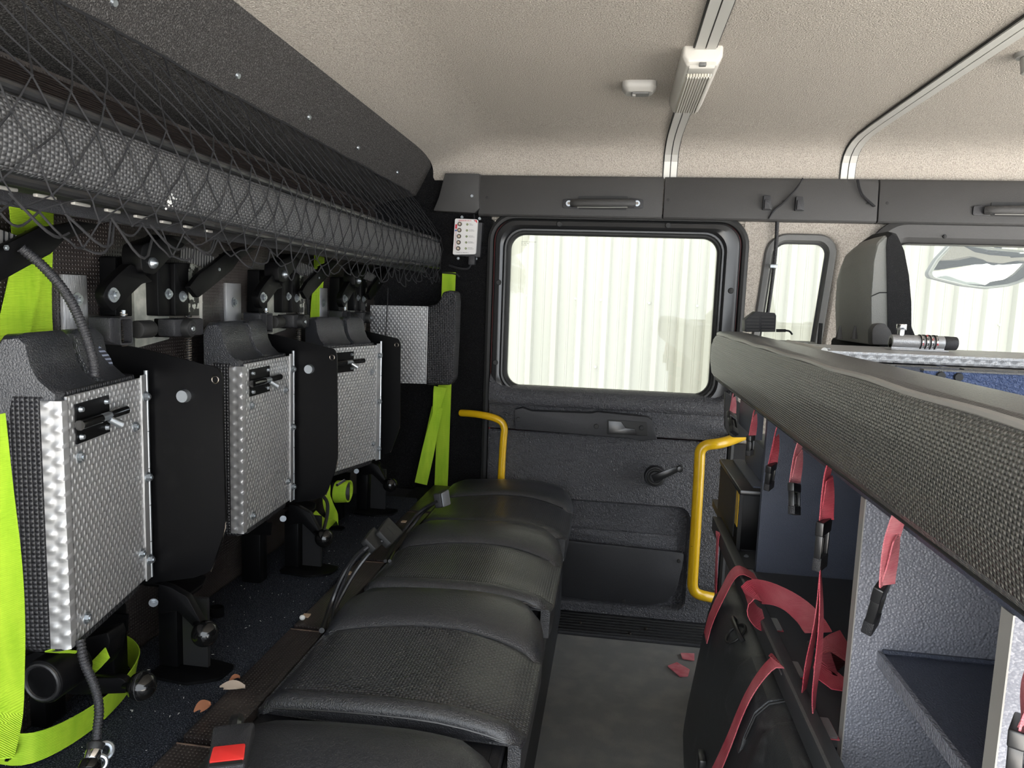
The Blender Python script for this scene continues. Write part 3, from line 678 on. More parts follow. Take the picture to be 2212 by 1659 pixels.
    zt = at(475, 800, Y=1.022)
    ob('plate_edge', tube([at(a, b, Y=1.0245) for a, b in ((479, 815), (483, 980), (487, 1140), (470, 1190), (456, 1234))], .0011, 5), 'bronze', sp)
    ob('side_plate', prism([V((-.815, .945, .600)), V((at(298, 1262, Y=.945).x-.02, .945, .600)), at(272, 1366, Y=.945), V((-.815, .945, at(272, 1366, Y=.945).z-.004))], (0, .005, 0)), 'black_steel', t)
    ob('foot_post', box(-.79, -.745, .952, .985, .456, .60), 'black_steel', t, bevel=.004)
    # lower catch with ball lever
    zb = .600
    a = [(306, 1240), (345, 1226), (412, 1231), (447, 1243), (438, 1262), (402, 1287), (384, 1283), (366, 1262), (308, 1258)]
    ob('catch_plate', prism(trace(a, .006, Z=zb), (0, 0, -.007)), 'black_steel', t, bevel=.002)
    ob('catch_body', box(-.735, -.70, 1.045, 1.09, .463, zb-.006), 'black_steel', t, bevel=.003)
    ob('catch_rib', box(-.69, -.645, 1.045, 1.052, .47, zb-.01), 'smooth_black', t)
    p = at(321, 1303, Y=1.02); ob('bolt', hexbolt(p+V((.006, .004, 0)), (.5, -1, 0), .0050), 'zinc', t)
    ob('base_plate', prism(rpoly([V((-.735, 1.015, .4575)), V((-.66, 1.005, .4575)), V((-.615, 1.03, .4575)), V((-.612, 1.075, .4575)), V((-.735, 1.10, .4575))], .01), (0, 0, .005)), 'black_steel', t)
    ball = V((-.612, .985, .562))
    a = [(342, 1262), (366, 1268), (404, 1290), (426, 1330), (437, 1350), (424, 1362), (408, 1345), (382, 1320), (342, 1326)]
    ob('lever', prism(trace(a, .004, Y=1.005), (0, .014, 0)), 'black_steel', t, bevel=.0015)
    ob('lever_neck', cyl(at(424, 1345, Y=1.01), ball, .006, n=10), 'black_steel', t)
    ob('ball_knob', sphere(ball, .0205), 'gloss_black', t)
    c = at(468, 1326, Z=.485)
    return t
b1 = bracket()
def cup(parent, c):
    ob('cup_ring', loft([[V(c)+V((math.cos(2*math.pi*i/18)*.0145, math.sin(2*math.pi*i/18)*.0145*.8, z)) for i in range(18)] for z in (0, .018)]+[[V(c)+V((math.cos(2*math.pi*i/18)*.0125, math.sin(2*math.pi*i/18)*.0125*.8, z)) for i in range(18)] for z in (.018, .002)], cap0=True, cap1=True), 'gloss_black', parent)
b2 = copy_tree(b1, loc=V(b1.location)+V((0, .463, 0)), label='black steel cylinder bracket between the middle and third upright flaps')
b3 = copy_tree(b1, loc=V(b1.location)+V((0, .93, 0)), label='black steel cylinder bracket between the third flap and the sideways pad')
cup(b1, at(468, 1330, Z=.472))
ob('cup_arm', prism(trace([(400, 1322), (440, 1326), (462, 1338), (440, 1346), (400, 1338)], .003, Z=.468), (0, 0, .006)), 'black_steel', b1)
# nearest bracket: only its right-hand arm and its ball lever come into view
b0 = thing('cylinder_bracket', (-.80, .64, .46), 'black steel cylinder bracket behind the wide lime belt and the reel', 'bracket', BR)
for ch in [o for o in bpy.data.objects if o.parent == b1 and o.name.split('.')[0] in ('right_arm', 'arm_end', 'post', 'upper_arm', 'arm_hook', 'ribbed_strap')]:
    c = ch.copy(); COL.objects.link(c); c.parent = b0; c.location = V((0, 0, 0)); c.matrix_parent_inverse = Matrix.Translation(-V(b1.location))
p = at(11, 535, X=-.748); ob('bolt', hexbolt(p, (1, 0, 0), .0036, washer=False), 'zinc', b0)
ball = at(306, 1482, X=-.603)
a = [(78, 1425), (108, 1438), (150, 1466), (262, 1464), (282, 1484), (275, 1498), (155, 1502), (100, 1488), (78, 1478)]
ob('lever', prism(trace(a, .006, Y=.835), (0, .012, 0)), 'black_steel', b0, bevel=.0015)
ob('lever_neck', cyl(at(268, 1480, Y=.84), ball, .005, n=10), 'black_steel', b0)
ob('ball_knob', sphere(ball, .0190), 'gloss_black', b0)
ob('ball_seam', torus(ball, (1, .12, .1), .0190, .0004, 28, 5), 'satin_black', b0)
a = [(40, 1425), (75, 1408), (105, 1412), (108, 1495), (80, 1506), (44, 1500)]
ob('catch_plate', prism(trace(a, .003, Y=.85), (0, .022, 0)), 'black_steel', b0, bevel=.002)
p = at(45, 1475, Y=.848); ob('bolt', cyl(p, p-V((0, .008, 0)), .010, .006, 16), 'zinc', b0)
ob('catch_foot', box(-.812, -.785, .86, .90, .457, .55), 'black_steel', b0, bevel=.004)
# aluminium bolted strips
for i, (xa, xb, ya, yb) in enumerate(((133, 190, 592, 728), (487, 520, 611, 716), (690, 706, 622, 706))):
    a, b = at(xa, ya, X=-.815), at(xb, yb, X=-.815)
    t = thing('wall_strap', (-.815, (a.y+b.y)/2, b.z), ['flat aluminium strap bolted to the wall behind the nearest flap', 'flat aluminium strap bolted to the wall between two brackets', 'flat aluminium strap half hidden by the hanging lime belt'][i], 'metal strap', 'aluminium straps on the rear wall')
    ob('strap_bar', box(-.82, -.813, a.y, b.y, b.z-.03, a.z), 'alu', t, bevel=.001)
    px = ((166, 647), (505, 653), (698, 655))[i]
    ob('bolt', hexbolt(at(*px, X=-.813), (1, .1, 0), .0075), 'zinc', t)
# ================================================================== upright backrest flaps
def flap(loc, d, label, py=-.080):
    d = V((d[0], d[1], 0)).normalized(); rz = math.atan2(d.y, d.x); W, H = .222, .322
    t = thing('backrest_flap', loc, label, 'backrest', 'swung open backrest flaps', rotz=rz, local=True)
    ob('plate', box(0, W, -.003, 0, 0, H), 'tread_alu', t)
    # padding
    body = [V((W+.006-abs(0), y, z)) for y, z in ()]
    lp = []
    for z, i in ((-.012, .020), (-.004, .008), (.012, .0), (H-.02, 0), (H+.000, .002), (H+.006, .012)):
        lp.append([V((p.x, p.z, z)) for p in rr(.004+i*.4, W+.010-i*.3, py+i*.5, -.004, .022, 0, 5)])
    ob('pad', loft(lp), 'carbon_vinyl', t, ang=60)
    for x0, x1 in ((.124, W+.009), (.036, .110)):
        sec = [(py, H-.03), (py, H+.062), (py+.010, H+.076), (py+.030, H+.078), (py+.038, H+.070), (py+.043, H+.045), (py+.052, H+.022), (py+.066, H+.010), (-.006, H+.004), (-.006, H-.03)]
        ob('headrest_horn', loft([[V((x, y+(py/2-y)*s*.10, z-(s*.006 if z > H+.03 else 0))) for y, z in sec] for x, s in ((x0, 1), (x0+.006, .3), (x0+.014, 0), (x1-.014, 0), (x1-.006, .3), (x1, 1))]), 'vinyl', t, ang=50)
    # rolled edge with lozenges: real relief
    bm = B(); nz, ny = 110, 8; g = []
    for i in range(nz+1):
        r = []
        for j in range(ny+1):
            u = j/ny; z = i/nz*H*1.0-.004; ph = 0 if u < .5 else math.pi
            hgt = max(0, math.sin(2*math.pi*z/.0205+ph))*abs(math.sin(2*math.pi*u))*.0030
            r.append(bm.verts.new((W+.0125+hgt, -.0255+u*.0255, z)))
        g.append(r)
    for a, b in zip(g, g[1:]):
        for j in range(ny): bm.faces.new((a[j], a[j+1], b[j+1], b[j]))
    for (j, yy) in ((0, -.0255), (ny, 0)):
        e = [bm.verts.new((W-.001, yy, g[i][j].co.z)) for i in range(nz+1)]
        for i in range(nz): bm.faces.new((g[i][j], g[i+1][j], e[i+1], e[i]))
    for i in (0, nz):
        bm.faces.new(g[i]+[bm.verts.new((W-.001, 0, g[i][0].co.z)), bm.verts.new((W-.001, -.0255, g[i][0].co.z))])
    ob('edge_trim', bm, 'edge_alu', t, ang=60)
    # hinge
    hg = ob('hinge', box(-.006, .014, 0, .0025, -.004, H+.004), 'alu', t)
    ob('hinge_pin', cyl((-.005, .001, -.004), (-.005, .001, H+.01), .0032, n=10), 'zinc', hg)
    for z in (.055, .115, .175, .235): ob('knuckle_gap', cyl((-.005, .001, z), (-.005, .001, z+.0012), .0034, n=10), 'rubber', hg)
    for x, z in ((.004, .292), (.004, .163), (.004, .028)): ob('bolt', hexbolt((x, .0025, z), (0, 1, 0), .0060, h=.9), 'zinc', hg)
    for x, z in ((.036, .250), (.198, .240), (.026, .046), (.196, .020)): ob('bolt', hexbolt((x, 0, z), (0, 1, 0), .0056, h=.7), 'zinc', t)
    # slide latch
    lt = ob('latch', box(.118, .206, 0, .002, H-.064, H-.012), 'black_steel', t)
    for x, z in ((.128, H-.02), (.196, H-.02), (.196, H-.056), (.128, H-.056)): ob('rivet', cyl((x, .002, z), (x, .0065, z), .0042, .003, 10), 'zinc', lt)
    ob('latch_barrel', cyl((.085, .009, H-.038), (.135, .009, H-.038), .0066, n=14), 'gloss_black', lt)
    ob('latch_barrel', cyl((.160, .009, H-.038), (.212, .009, H-.038), .0066, n=14), 'gloss_black', lt)
    ob('latch_bolt', cyl((.13, .009, H-.038), (.168, .009, H-.038), .0056, n=12), 'zinc', lt)
    ob('latch_knob', cyl((.140, .012, H-.042), (.128, .022, H-.052), .0045, .006, 12), 'zinc', lt)
    return t
flap((-.722, 1.008, .638), (.050, -.22), 'upright backrest flap with the corrugated conduit running down behind it')
flap((-.696, 1.468, .640), (.012, -.22), 'upright backrest flap standing between two black brackets, its rolled edge in view')
flap((-.6445, 1.905, .640), (-.060, -.20), 'upright backrest flap whose rolled edge hides behind a black side plate', -.066)
# flap turned sideways in the corner
t = thing('backrest_flap', at(925, 830, Y=2.34), 'backrest flap turned flat beside the carpeted corner pillar, pad hanging over lime belt', 'backrest', 'swung open backrest flaps')
a = [(800, 659), (924, 662), (920, 829), (800, 826)]
ob('plate', prism(trace(a, 0, Y=2.20), (0, .003, 0)), 'tread_alu', t)
a = [(924, 661), (944, 657), (953, 645), (957, 631), (972, 627), (985, 631), (987, 650), (984, 740), (980, 820), (972, 832), (922, 832)]
lp = trace(a, .006, Y=2.208); cen = sum(lp, V())/len(lp)
lo = lambda s, dy: [cen+(p-cen)*s+V((0, dy, 0)) for p in lp]
ob('pad', loft([lo(.94, -.006), lo(.985, -.003), lo(1, .004), lo(1, .055), lo(.96, .065)]), 'carbon_vinyl', t, ang=50)
ob('plate_edge', tube([at(924, 662, Y=2.198), at(920, 829, Y=2.198)], .0016, 6), 'alu', t)
# trailing wire in front of it
ob('loose_wire', tube(smooth([at(838, 622, Y=2.17), at(836, 680, Y=2.17), at(830, 770, Y=2.17)], 2), .0016, 6), 'cord', label='thin black wire hanging in front of the sideways backrest plate', cat='wire')
# ================================================================== bench, carpet, seats
ZP, ZC = .445, .456
t = thing('seat_bench', (-.35, 1.2, 0), 'long black seat bench box along the rear wall with dark film-faced ply top', 'bench')
ob('front_panel', box(-.150, -.135, -.3, 2.37, 0, .425), 'satin_black', t)
ob('frame_edge', box(-.134, -.128, .1, 2.37, .26, .40), 'smooth_black', t, bevel=.002)
ob('bench_core', box(-.81, -.151, -.3, 2.37, 0, .424), 'satin_black', t)
gaps = [at(425, 1600, Z=ZP).y, at(680, 1358, Z=ZP).y, at(822, 1212, Z=ZP).y, at(905, 1105, Z=ZP).y]
ys = [-.3]+[g for g in gaps for _ in (0, 1)]+[2.37]
xe = -.597
for i in range(0, len(ys), 2):
    a = ys[i]+(.008 if i else 0); b = ys[i+1]-(.012 if i+1 < len(ys)-1 else 0)
    bd = ob('ply_board', box(-.598, -.530, a, b, .428, ZP), 'mesh_ply', t)
    if i+1 < len(ys)-1: ob('raw_edge', box(-.597, -.531, b, b+.002, .430, ZP+.001), 'ply_edge', bd)
ob('carpet_pad', box(-.815, xe-.002, -.3, at(882, 1078, Z=ZC).y+.02, .428, ZC), 'bench_carpet', label='dark navy speckled carpet pad on the bench behind the cushions', cat='carpet', bevel=.003)
ob('carpet_end', box(-.66, xe-.002, at(882, 1078, Z=ZC).y+.03, 2.36, .428, .436), 'black_carpet', label='black carpet scrap on the bench end below the far lime belt', cat='carpet')
bm = B()
for k in range(190):
    x = random.uniform(-.80, -.61); y = random.uniform(.55, 2.05)
    a = random.uniform(0, 6.3); L = random.choice((.0006, .0008, .001, .0022)); d = V((math.cos(a), math.sin(a), 0))*L; w_ = V((-d.y, d.x, 0))*.25
    c = V((x, y, ZC+.0012)); v = [bm.verts.new(q) for q in (c-d-w_, c+d-w_, c+d+w_, c-d+w_)]; u = [bm.verts.new(q.co+V((0, 0, .0006))) for q in v]
    bm.faces.new(u); bm.faces.new(v)
    for i in range(4): bm.faces.new((v[i], v[(i+1) % 4], u[(i+1) % 4], u[i]))
ob('carpet_lint', bm, 'lint_white', label='pale lint specks scattered over the navy carpet', cat='lint', kind='stuff', uvs=False)
def seat():
    """cushion with local y 0 (near edge) .. .445; built at the first full place"""
    Y0 = .985
    t = thing('seat_cushion', (-.31, Y0+.22, ZP), 'black vinyl seat cushion with pale scuffs on its woven centre, behind the red-button buckle', 'seat cushion', 'seat cushions in a row on the bench')
    def xf(y):
        if y < .30: return -.106-.006*max(0, (.03-y)/.03)**2
        e = min(1, (y-.30)/.145); return -.106-.105*(1-math.sqrt(max(0, 1-e*e*.985)))
    def xb(y):
        if y < .33: return -.522
        e = min(1, (y-.33)/.115); return -.522+.085*(1-math.sqrt(max(0, 1-e*e*.97)))
    def top(x, y):
        u = (x+.522)/.416
        z = .466+.008*math.sin(math.pi*u)-.006*(1-u)-.020*(max(0, u-.6)/.4)**2
        if y < .04: z += .006*math.sin(math.pi*min(1, y/.04))
        f = max(0, (y-.25)/.17); z += .030*math.sin(math.pi*min(1, f)*.62)*(.75+.25*u) if f > 0 else 0
        return z
    yn = lambda u: .040-.006*u
    yf = lambda u: .230+.046*math.sin(math.pi*(.12+.74*u))
    U = [0, .02, .06, .12, .2, .3, .4, .5, .6, .7, .8, .88, .94, .975, 1.0]
    def patch(rows, skirt_near=False, skirt_far=False):
        bm = B(); g = []
        for fy, dz in rows:
            r = []
            for u in U:
                y = fy(u); x = xb(y)+(xf(y)-xb(y))*u
                ed = min(u, 1-u); dr = 0
                if ed < .08: dr = .014*((.08-ed)/.08)**2
                r.append((x, Y0+y, max(.438, top(x, y)-dr-dz)))
            # turn down at both ends
            x, y, z = r[0]; r = [(x-.002, y, ZP+.002), (x-.003, y, z-.006)]+r
            x, y, z = r[-1]; r += [(x+.004, y, max(.4365, z-.010)), (x+.006, y, max(.4335, z-.028)), (x+.004, y, .4315)]
            g.append(r)
        return g
    def build(name, g, mat, near=None, far=None):
        bm = B(); R = [[bm.verts.new(p) for p in r] for r in g]
        if near: R.insert(0, [bm.verts.new((p[0], p[1]+near[0], min(p[2], near[1]))) for p in g[0]])
        if far: R.append([bm.verts.new((p[0], p[1]+far[0], min(p[2], far[1]))) for p in g[-1]])
        for a, b in zip(R, R[1:]):
            for i in range(len(a)-1): bm.faces.new((a[i], a[i+1], b[i+1], b[i]))
        # underside
        bm.faces.new(R[0]); bm.faces.new(R[-1][::-1])
        lo = [r[0] for r in R]+[r[-1] for r in R[::-1]]
        bm.faces.new(lo)
        return ob(name, bm, mat, t, ang=50)
    nr = [(lambda u, k=k: yn(u)*k, dz) for k, dz in ((0, .014), (.08, .007), (.25, .001), (.6, 0), (.85, .001), (1, .0045))]
    build('near_bolster', patch(nr), 'vinyl', near=(.004, .4375))
    cr = [(lambda u, k=k: yn(u)+(yf(u)-yn(u))*k, dz) for k, dz in ((0, .005), (.03, .001), (.12, 0), (.3, .001), (.5, .002), (.7, .001), (.88, 0), (.97, .001), (1, .005))]
    build('woven_centre', patch(cr), 'weave')
    fr = [(lambda u, k=k: yf(u)+(.445-yf(u))*k, dz) for k, dz in ((0, .0045), (.04, -.001), (.15, -.003), (.35, -.001), (.6, 0), (.8, .003), (.92, .010), (.98, .020), (1, .034))]
    build('far_bolster', patch(fr), 'vinyl', far=(-.004, .4375))
    yy = [.008, .05, .15, .25, .30, .33, .36, .39, .415, .43, .438]
    ob('side_skirt', loft([[V((-.1268, Y0+y, .431)), V((xf(y)+.003, Y0+y, .431)), V((xf(y)+.001, Y0+y, .37)), V((-.1268, Y0+y, .37))] for y in yy if xf(y) > -.112]), 'vinyl', t, ang=50)
    # stitched seams
    def line(fy, dz, name, r, m):
        ob(name, tube([V((xb(fy(u))+(xf(fy(u))-xb(fy(u)))*u, Y0+fy(u), top(xb(fy(u))+(xf(fy(u))-xb(fy(u)))*u, fy(u))-dz)) for u in U[2:-2]], r, 5), m, t)
    line(yf, .003, 'seam', .0014, 'satin_black'); line(lambda u: .001, .012, 'piping', .0016, 'smooth_black')
    return t
s1 = seat()
SL = ['black vinyl seat cushion whose edge the red-button buckle leans against', None, 'black vinyl seat cushion with the double black buckles lying over its rear edge', 'black vinyl seat cushion against the rear door below the short yellow pole']
copy_tree(s1, loc=V(s1.location)+V((0, -.495, 0)), label=SL[0])
copy_tree(s1, loc=V(s1.location)+V((0, .478, 0)), label=SL[2])
copy_tree(s1, loc=V(s1.location)+V((0, .945, 0)), label=SL[3])
# ================================================================== webbing, reels, conduits
def belt(name, path, wv, w, mat, label=None, cat='belt', parent=None, group=None, t=.0016, it=2):
    return ob(name, ribbon(path, wv, w, t, it=it), mat, parent, label, cat if label else None, group)
LB = 'lime seat belts'
# belt hanging beside the nearest flap
t = thing('seat_belt', at(40, 1560, X=-.70), 'wide lime green belt hanging in two layers behind the nearest flap', 'seat belt', LB)
belt('webbing', [at(86, 415, X=-.815), at(84, 520, X=-.815), at(80, 640, X=-.814), at(86, 760, X=-.814)], (0, 1, .02), .050, 'lime', parent=t)
belt('webbing', [at(52, 420, X=-.806), at(64, 560, X=-.806), at(34, 700, X=-.806), at(16, 770, X=-.806)], (0, 1, .15), .052, 'lime', parent=t)
belt('webbing', [at(-30, 900, X=-.690), at(-14, 1060, X=-.690), at(10, 1250, X=-.685), at(16, 1400, X=-.68), at(8, 1530, X=-.665), at(-20, 1640, X=-.63)], [(.2, 1, 0), (.3, 1, 0), (.2, 1, 0), (.4, 1, 0)], .042, 'lime', parent=t)
# loop on the carpet
t = thing('belt_loop', at(150, 1600, Z=.46), 'lime belt loop lying on the carpet around the big ball lever', 'seat belt', LB)
z = .485
belt('webbing', [at(-40, 1600, Z=z), at(40, 1625, Z=z), at(120, 1600, Z=z-.004), at(210, 1545, Z=z-.004), at(268, 1490, Z=z), at(300, 1440, Z=z), at(285, 1408, Z=z), at(246, 1388, Z=z+.006)], [(0, .35, 1), (.1, .3, 1), (.2, .2, 1), (0, .4, 1), (0, .2, 1)], .040, 'lime', parent=t)
sl = ob('belt_guide', tube(smooth([at(-20, 1592, Z=.51), at(20, 1606, Z=.505), at(30, 1618, Z=.49), at(18, 1640, Z=.47)], 2), .005, 8), 'gloss_black', t)
# reel under the nearest flap
t = thing('belt_reel', at(160, 1440, X=-.74), 'black belt reel under the nearest flap with lime webbing inside', 'belt reel')
c = at(150, 1446, X=-.70)
ob('reel_drum', cyl(c+V((-.01, -.035, 0)), c+V((-.01, .02, 0)), .030, n=24), 'black_steel', t, bevel=.003)
ob('reel_rim', torus(c+V((-.01, -.035, 0)), (0, 1, 0), .024, .003), 'smooth_black', t)
a = [(168, 1382), (232, 1366), (238, 1384), (232, 1420), (214, 1450), (172, 1452)]
ob('reel_cover', prism(trace(a, .004, Y=.865), (0, .035, 0)), 'black_steel', t, bevel=.003)
belt('reel_webbing', [at(176, 1460, Y=.858), at(200, 1444, Y=.858), at(232, 1410, Y=.858)], [(.3, .2, 1)], .017, 'lime', parent=t)
belt('reel_webbing', [at(105, 1405, X=-.70), at(132, 1407, X=-.70), at(164, 1410, X=-.69)], [(.8, 0, .4)], .010, 'lime', parent=t)
# belt between middle and third flap
t = thing('seat_belt', at(690, 760, X=-.79), 'lime belt hanging down the wall with a black wire beside it, half over a strap', 'seat belt', LB)
belt('webbing', [at(690, 553, X=-.815), at(688, 610, X=-.815), at(681, 680, X=-.815), at(679, 770, X=-.815)], [(0, 1, 0)], .066, 'lime', parent=t)
ob('belt_wire', tube(smooth([at(664, 640, X=-.808), at(667, 690, X=-.808), at(668, 760, X=-.808)], 2), .0035, 7), 'cord', t)
# far belt by the pillar
t = thing('seat_belt', at(958, 1066, Y=2.40), 'lime belt stretched straight down the carpeted corner pillar', 'seat belt', LB)
belt('webbing', [at(970, 588, Y=2.44), at(966, 700, Y=2.435), at(960, 850, Y=2.43), at(955, 1000, Y=2.425), at(951, 1085, Y=2.40)], [(1, 0, .02)], .048, 'lime', parent=t)
ob('belt_slot', tube(smooth([at(955, 589, Y=2.436), at(985, 591, Y=2.436), at(992, 598, Y=2.436)], 1), .003, 6), 'rubber', t)
belt('belt_tail', [at(951, 836, Y=2.41), at(940, 900, Y=2.40), at(925, 975, Y=2.38), at(909, 1045, Y=2.36)], [(1, .1, 0), (.3, 1, 0), (1, .3, 0), (1, .1, .1)], .044, 'lime', parent=t)
belt('belt_tail', [at(909, 1044, Y=2.362), at(925, 970, Y=2.385), at(945, 880, Y=2.41)], [(1, .1, .1), (1, .3, 0), (1, .1, 0)], .040, 'lime', parent=t)
# loose reel with lime webbing between two ball levers
t = thing('belt_reel', at(720, 1130, Z=.46), 'loose belt reel wound with lime webbing beside the middle ball lever', 'belt reel')
c = at(727, 1062, X=-.70)
ob('reel_drum', cyl(c+V((-.012, .0, 0)), c+V((.03, .015, 0)), .024, n=24), 'satin_black', t, bevel=.002)
ob('wound_webbing', loft([[c+V((x, x*.4, 0))+V((0, math.cos(2*math.pi*i/28)*r, math.sin(2*math.pi*i/28)*r)) for i in range(28)] for x, r in ((.0, .029), (.030, .029), (.030, .025), (.0, .025))], cap0=False, cap1=False), 'lime', t)
ob('reel_bar', cyl(at(728, 1048, X=-.672), at(744, 1038, X=-.668), .0035, n=10), 'chrome', t)
belt('loose_webbing', [at(705, 1040, X=-.68), at(704, 1075, X=-.672), at(712, 1100, X=-.672), at(724, 1122, X=-.67), at(716, 1133, X=-.67), at(700, 1134, X=-.675), at(684, 1124, X=-.68), at(672, 1112, X=-.69)], [(.1, 1, .2), (.3, 1, 0), (.3, 1, 0), (.2, .6, .9), (.5, .3, 1)], .030, 'lime', parent=t)
ob('reel_strap', tube(smooth([at(697, 1070, X=-.665), at(708, 1085, X=-.66), at(708, 1110, X=-.66), at(700, 1142, X=-.66)], 2), .0042, 7), 'rubber', t)
p = at(727, 1141, Z=ZC+.002); ob('reel_tab', box(p.x-.03, p.x+.02, p.y-.012, p.y+.012, ZC, ZC+.004), 'black_steel', t)
# corrugated conduits
def conduit(name, path, r, label, cat='cable', it=3):
    p = smooth(path, it); q = [p[0]]; L = 0
    pts = []; step = .0009
    for a, b in zip(p, p[1:]):
        n = max(1, int((b-a).length/step))
        for k in range(n): pts.append(a.lerp(b, k/n))
    bm = B(); n = len(pts); return ob(name, tube(pts, lambda s: r*(1+.10*math.sin(s*(n-1)*math.pi/2*1.0)), 8, bm), 'satin_black', label=label, cat=cat, ang=80, uvs=False)
cd_ = conduit('conduit', [at(45, 535, X=-.745), at(95, 575, X=-.73), at(150, 640, X=-.715), at(185, 720, X=-.698), at(203, 780, X=-.692), at(205, 815, X=-.690)], .0062, 'black corrugated conduit arching over the nearest flap')
cd2 = thing('floor_conduit', at(205, 1630, Z=.46), 'black corrugated conduit dropping from the nearest flap to a clamped metal gland', 'cable')
c_ = conduit('conduit_tube', [at(174, 1384, X=-.668), at(180, 1430, X=-.655), at(205, 1480, X=-.64), at(216, 1530, X=-.63), at(210, 1575, X=-.625), at(208, 1612, X=-.622)], .0056, None, None)
c_.parent = cd2; c_.matrix_parent_inverse = INV[cd2.name]
a, b = at(208, 1606, X=-.622), at(192, 1665, X=-.615)
ob('gland_boot', cyl(a, a.lerp(b, .3), .011, .0085, 16), 'rubber', cd2, bevel=.001)
ob('gland_collar', cyl(a.lerp(b, .25), a.lerp(b, .6), .0095, n=16), 'chrome', cd2, bevel=.001)
ob('gland_body', cyl(a.lerp(b, .6), b, .012, .014, 16), 'gloss_black', cd2, bevel=.002)
e = at(225, 1622, X=-.617); ob('gland_clip', torus(e, (.5, -.6, .5), .009, .0035), 'zinc', cd2)
e = at(214, 1648, X=-.612); ob('gland_clip', torus(e, (.5, -.6, .3), .008, .003), 'zinc', cd2)
# striped webbing tab behind the nearest flap
ob('striped_tab', ribbon([at(206, 766, X=-.745), at(224, 780, X=-.742), at(232, 812, X=-.74)], [(0, 1, .2)], .030, .003), 'stripe_web', label='dark striped webbing tab tucked behind the nearest flap', cat='webbing')
# ================================================================== buckles on stalks
def buckle_box(name, c, up, wv, L, W, T, mat, parent, r=.004, bev=.004):
    """slim box: centre c, long axis up, width axis wv"""
    up = V(up).normalized(); wv = V(wv); wv = (wv-up*wv.dot(up)).normalized(); n = up.cross(wv); c = V(c)
    lp = rpoly([c+up*L/2+wv*W/2, c+up*L/2-wv*W/2, c-up*L/2-wv*W*.42, c-up*L/2+wv*W*.42], r)
    return ob(name, prism([q-n*T/2 for q in lp], n*T), mat, parent, bevel=bev), up, wv, n
# red button buckle
t = thing('belt_buckle', at(490, 1655, Z=.45), 'seat belt buckle with a red push button beside the nearest cushion', 'belt buckle', 'seat belt buckles')
c = at(498, 1622, X=-.44)
up = (at(507, 1570, X=-.45)-at(490, 1659, X=-.427)).normalized()
view = (c-CAM).normalized(); wv = V((.94, .34, 0))
o, up, wv, n = buckle_box('buckle_shell', c, up, wv, .068, .050, .022, 'satin_black', t, .005, .005)
n = -n if n.dot(view) > 0 else n
ob('red_button', prism(rpoly([c+n*.0105-up*.004+wv*.0185, c+n*.0105-up*.004-wv*.0185, c+n*.0105-up*.028-wv*.0195, c+n*.0105-up*.028+wv*.0195], .003), n*.003), 'red_button', t, bevel=.001)
ob('tongue_slot', prism([c+n*.0105-up*.029+wv*.018, c+n*.0105-up*.029-wv*.018, c+n*.0105-up*.034-wv*.018, c+n*.0105-up*.034+wv*.018], n*.0025), 'rubber', t)
ob('stalk', tube(smooth([c+up*.028, c+up*.045, at(512, 1552, X=-.49), at(506, 1568, Z=ZP+.012)], 2), .0095, 10), 'smooth_black', t)
# double black buckle
t = thing('belt_buckle', at(700, 1362, Z=.45), 'pair of black buckles on twin cable stalks rising beside the cushion edge', 'belt buckle', 'seat belt buckles')
c = at(838, 1152, X=-.475); up = (at(868, 1118, X=-.475)-at(808, 1190, X=-.475)).normalized()
vw = (c-CAM).normalized(); wv = vw.cross(up).normalized(); wv = (wv+vw*.25).normalized()
o, up, wv, n = buckle_box('buckle_shell', c, up, wv, .078, .050, .020, 'rubber', t, .006, .004)
n = -n if n.dot((c-CAM)) > 0 else n
ob('buckle_label', prism([c+n*.0101+up*.012+wv*.012, c+n*.0101+up*.012-wv*.012, c+n*.0101-up*.004-wv*.012, c+n*.0101-up*.004+wv*.012], n*.0006), 'label_black', t)
c2 = at(806, 1168, X=-.492)
o, *_ = buckle_box('buckle_shell', c2, up, wv, .062, .040, .018, 'rubber', t, .005, .003)
base1, base2 = at(695, 1362, Z=ZP+.0085), at(716, 1368, Z=ZP+.0085)
ob('stalk', tube(smooth([c-up*.038, at(783, 1210, X=-.515), at(748, 1265, X=-.538), at(715, 1330, X=-.556), base2], 2), .0052, 9), 'smooth_black', t)
ob('stalk', tube(smooth([c2-up*.030, at(765, 1205, X=-.52), at(735, 1250, X=-.545), at(710, 1320, X=-.565), base1], 2), .0055, 9), 'smooth_black', t)
ob('stalk_wire', tube(smooth([c2-up*.02, at(760, 1215, X=-.515), at(744, 1255, X=-.535), at(720, 1310, X=-.552), base2], 2), .0028, 7), 'cord', t)
# silver-topped buckle
t = thing('belt_buckle', at(845, 1215, Z=.45), 'silver topped buckle on twin stalks lying on the third cushion edge', 'belt buckle', 'seat belt buckles')
c = at(954, 1078, X=-.456); up = (at(972, 1070, X=-.449)-at(934, 1088, X=-.469)).normalized()
vw = (c-CAM).normalized(); wv = vw.cross(up).normalized(); wv = (wv+vw*.75).normalized()
o, up, wv, n = buckle_box('buckle_shell', c, up, wv, .060, .048, .022, 'satin_black', t, .005, .005)
n = -n if n.z < 0 else n
ob('silver_cap', prism(rpoly([c+n*.0105+up*.027+wv*.021, c+n*.0105+up*.027-wv*.021, c+n*.0105-up*.024-wv*.019, c+n*.0105-up*.024+wv*.019], .004), n*.0035), 'silver_plastic', t, bevel=.001)
for dx in (0, 10):
    ob('stalk', tube(smooth([c-up*.028, at(908+dx, 1102, X=-.512), at(880+dx, 1135, X=-.538), at(852+dx, 1175, X=-.552), at(832+dx, 1212, Z=ZP+.0085)], 2), .0046, 8), 'smooth_black', t)
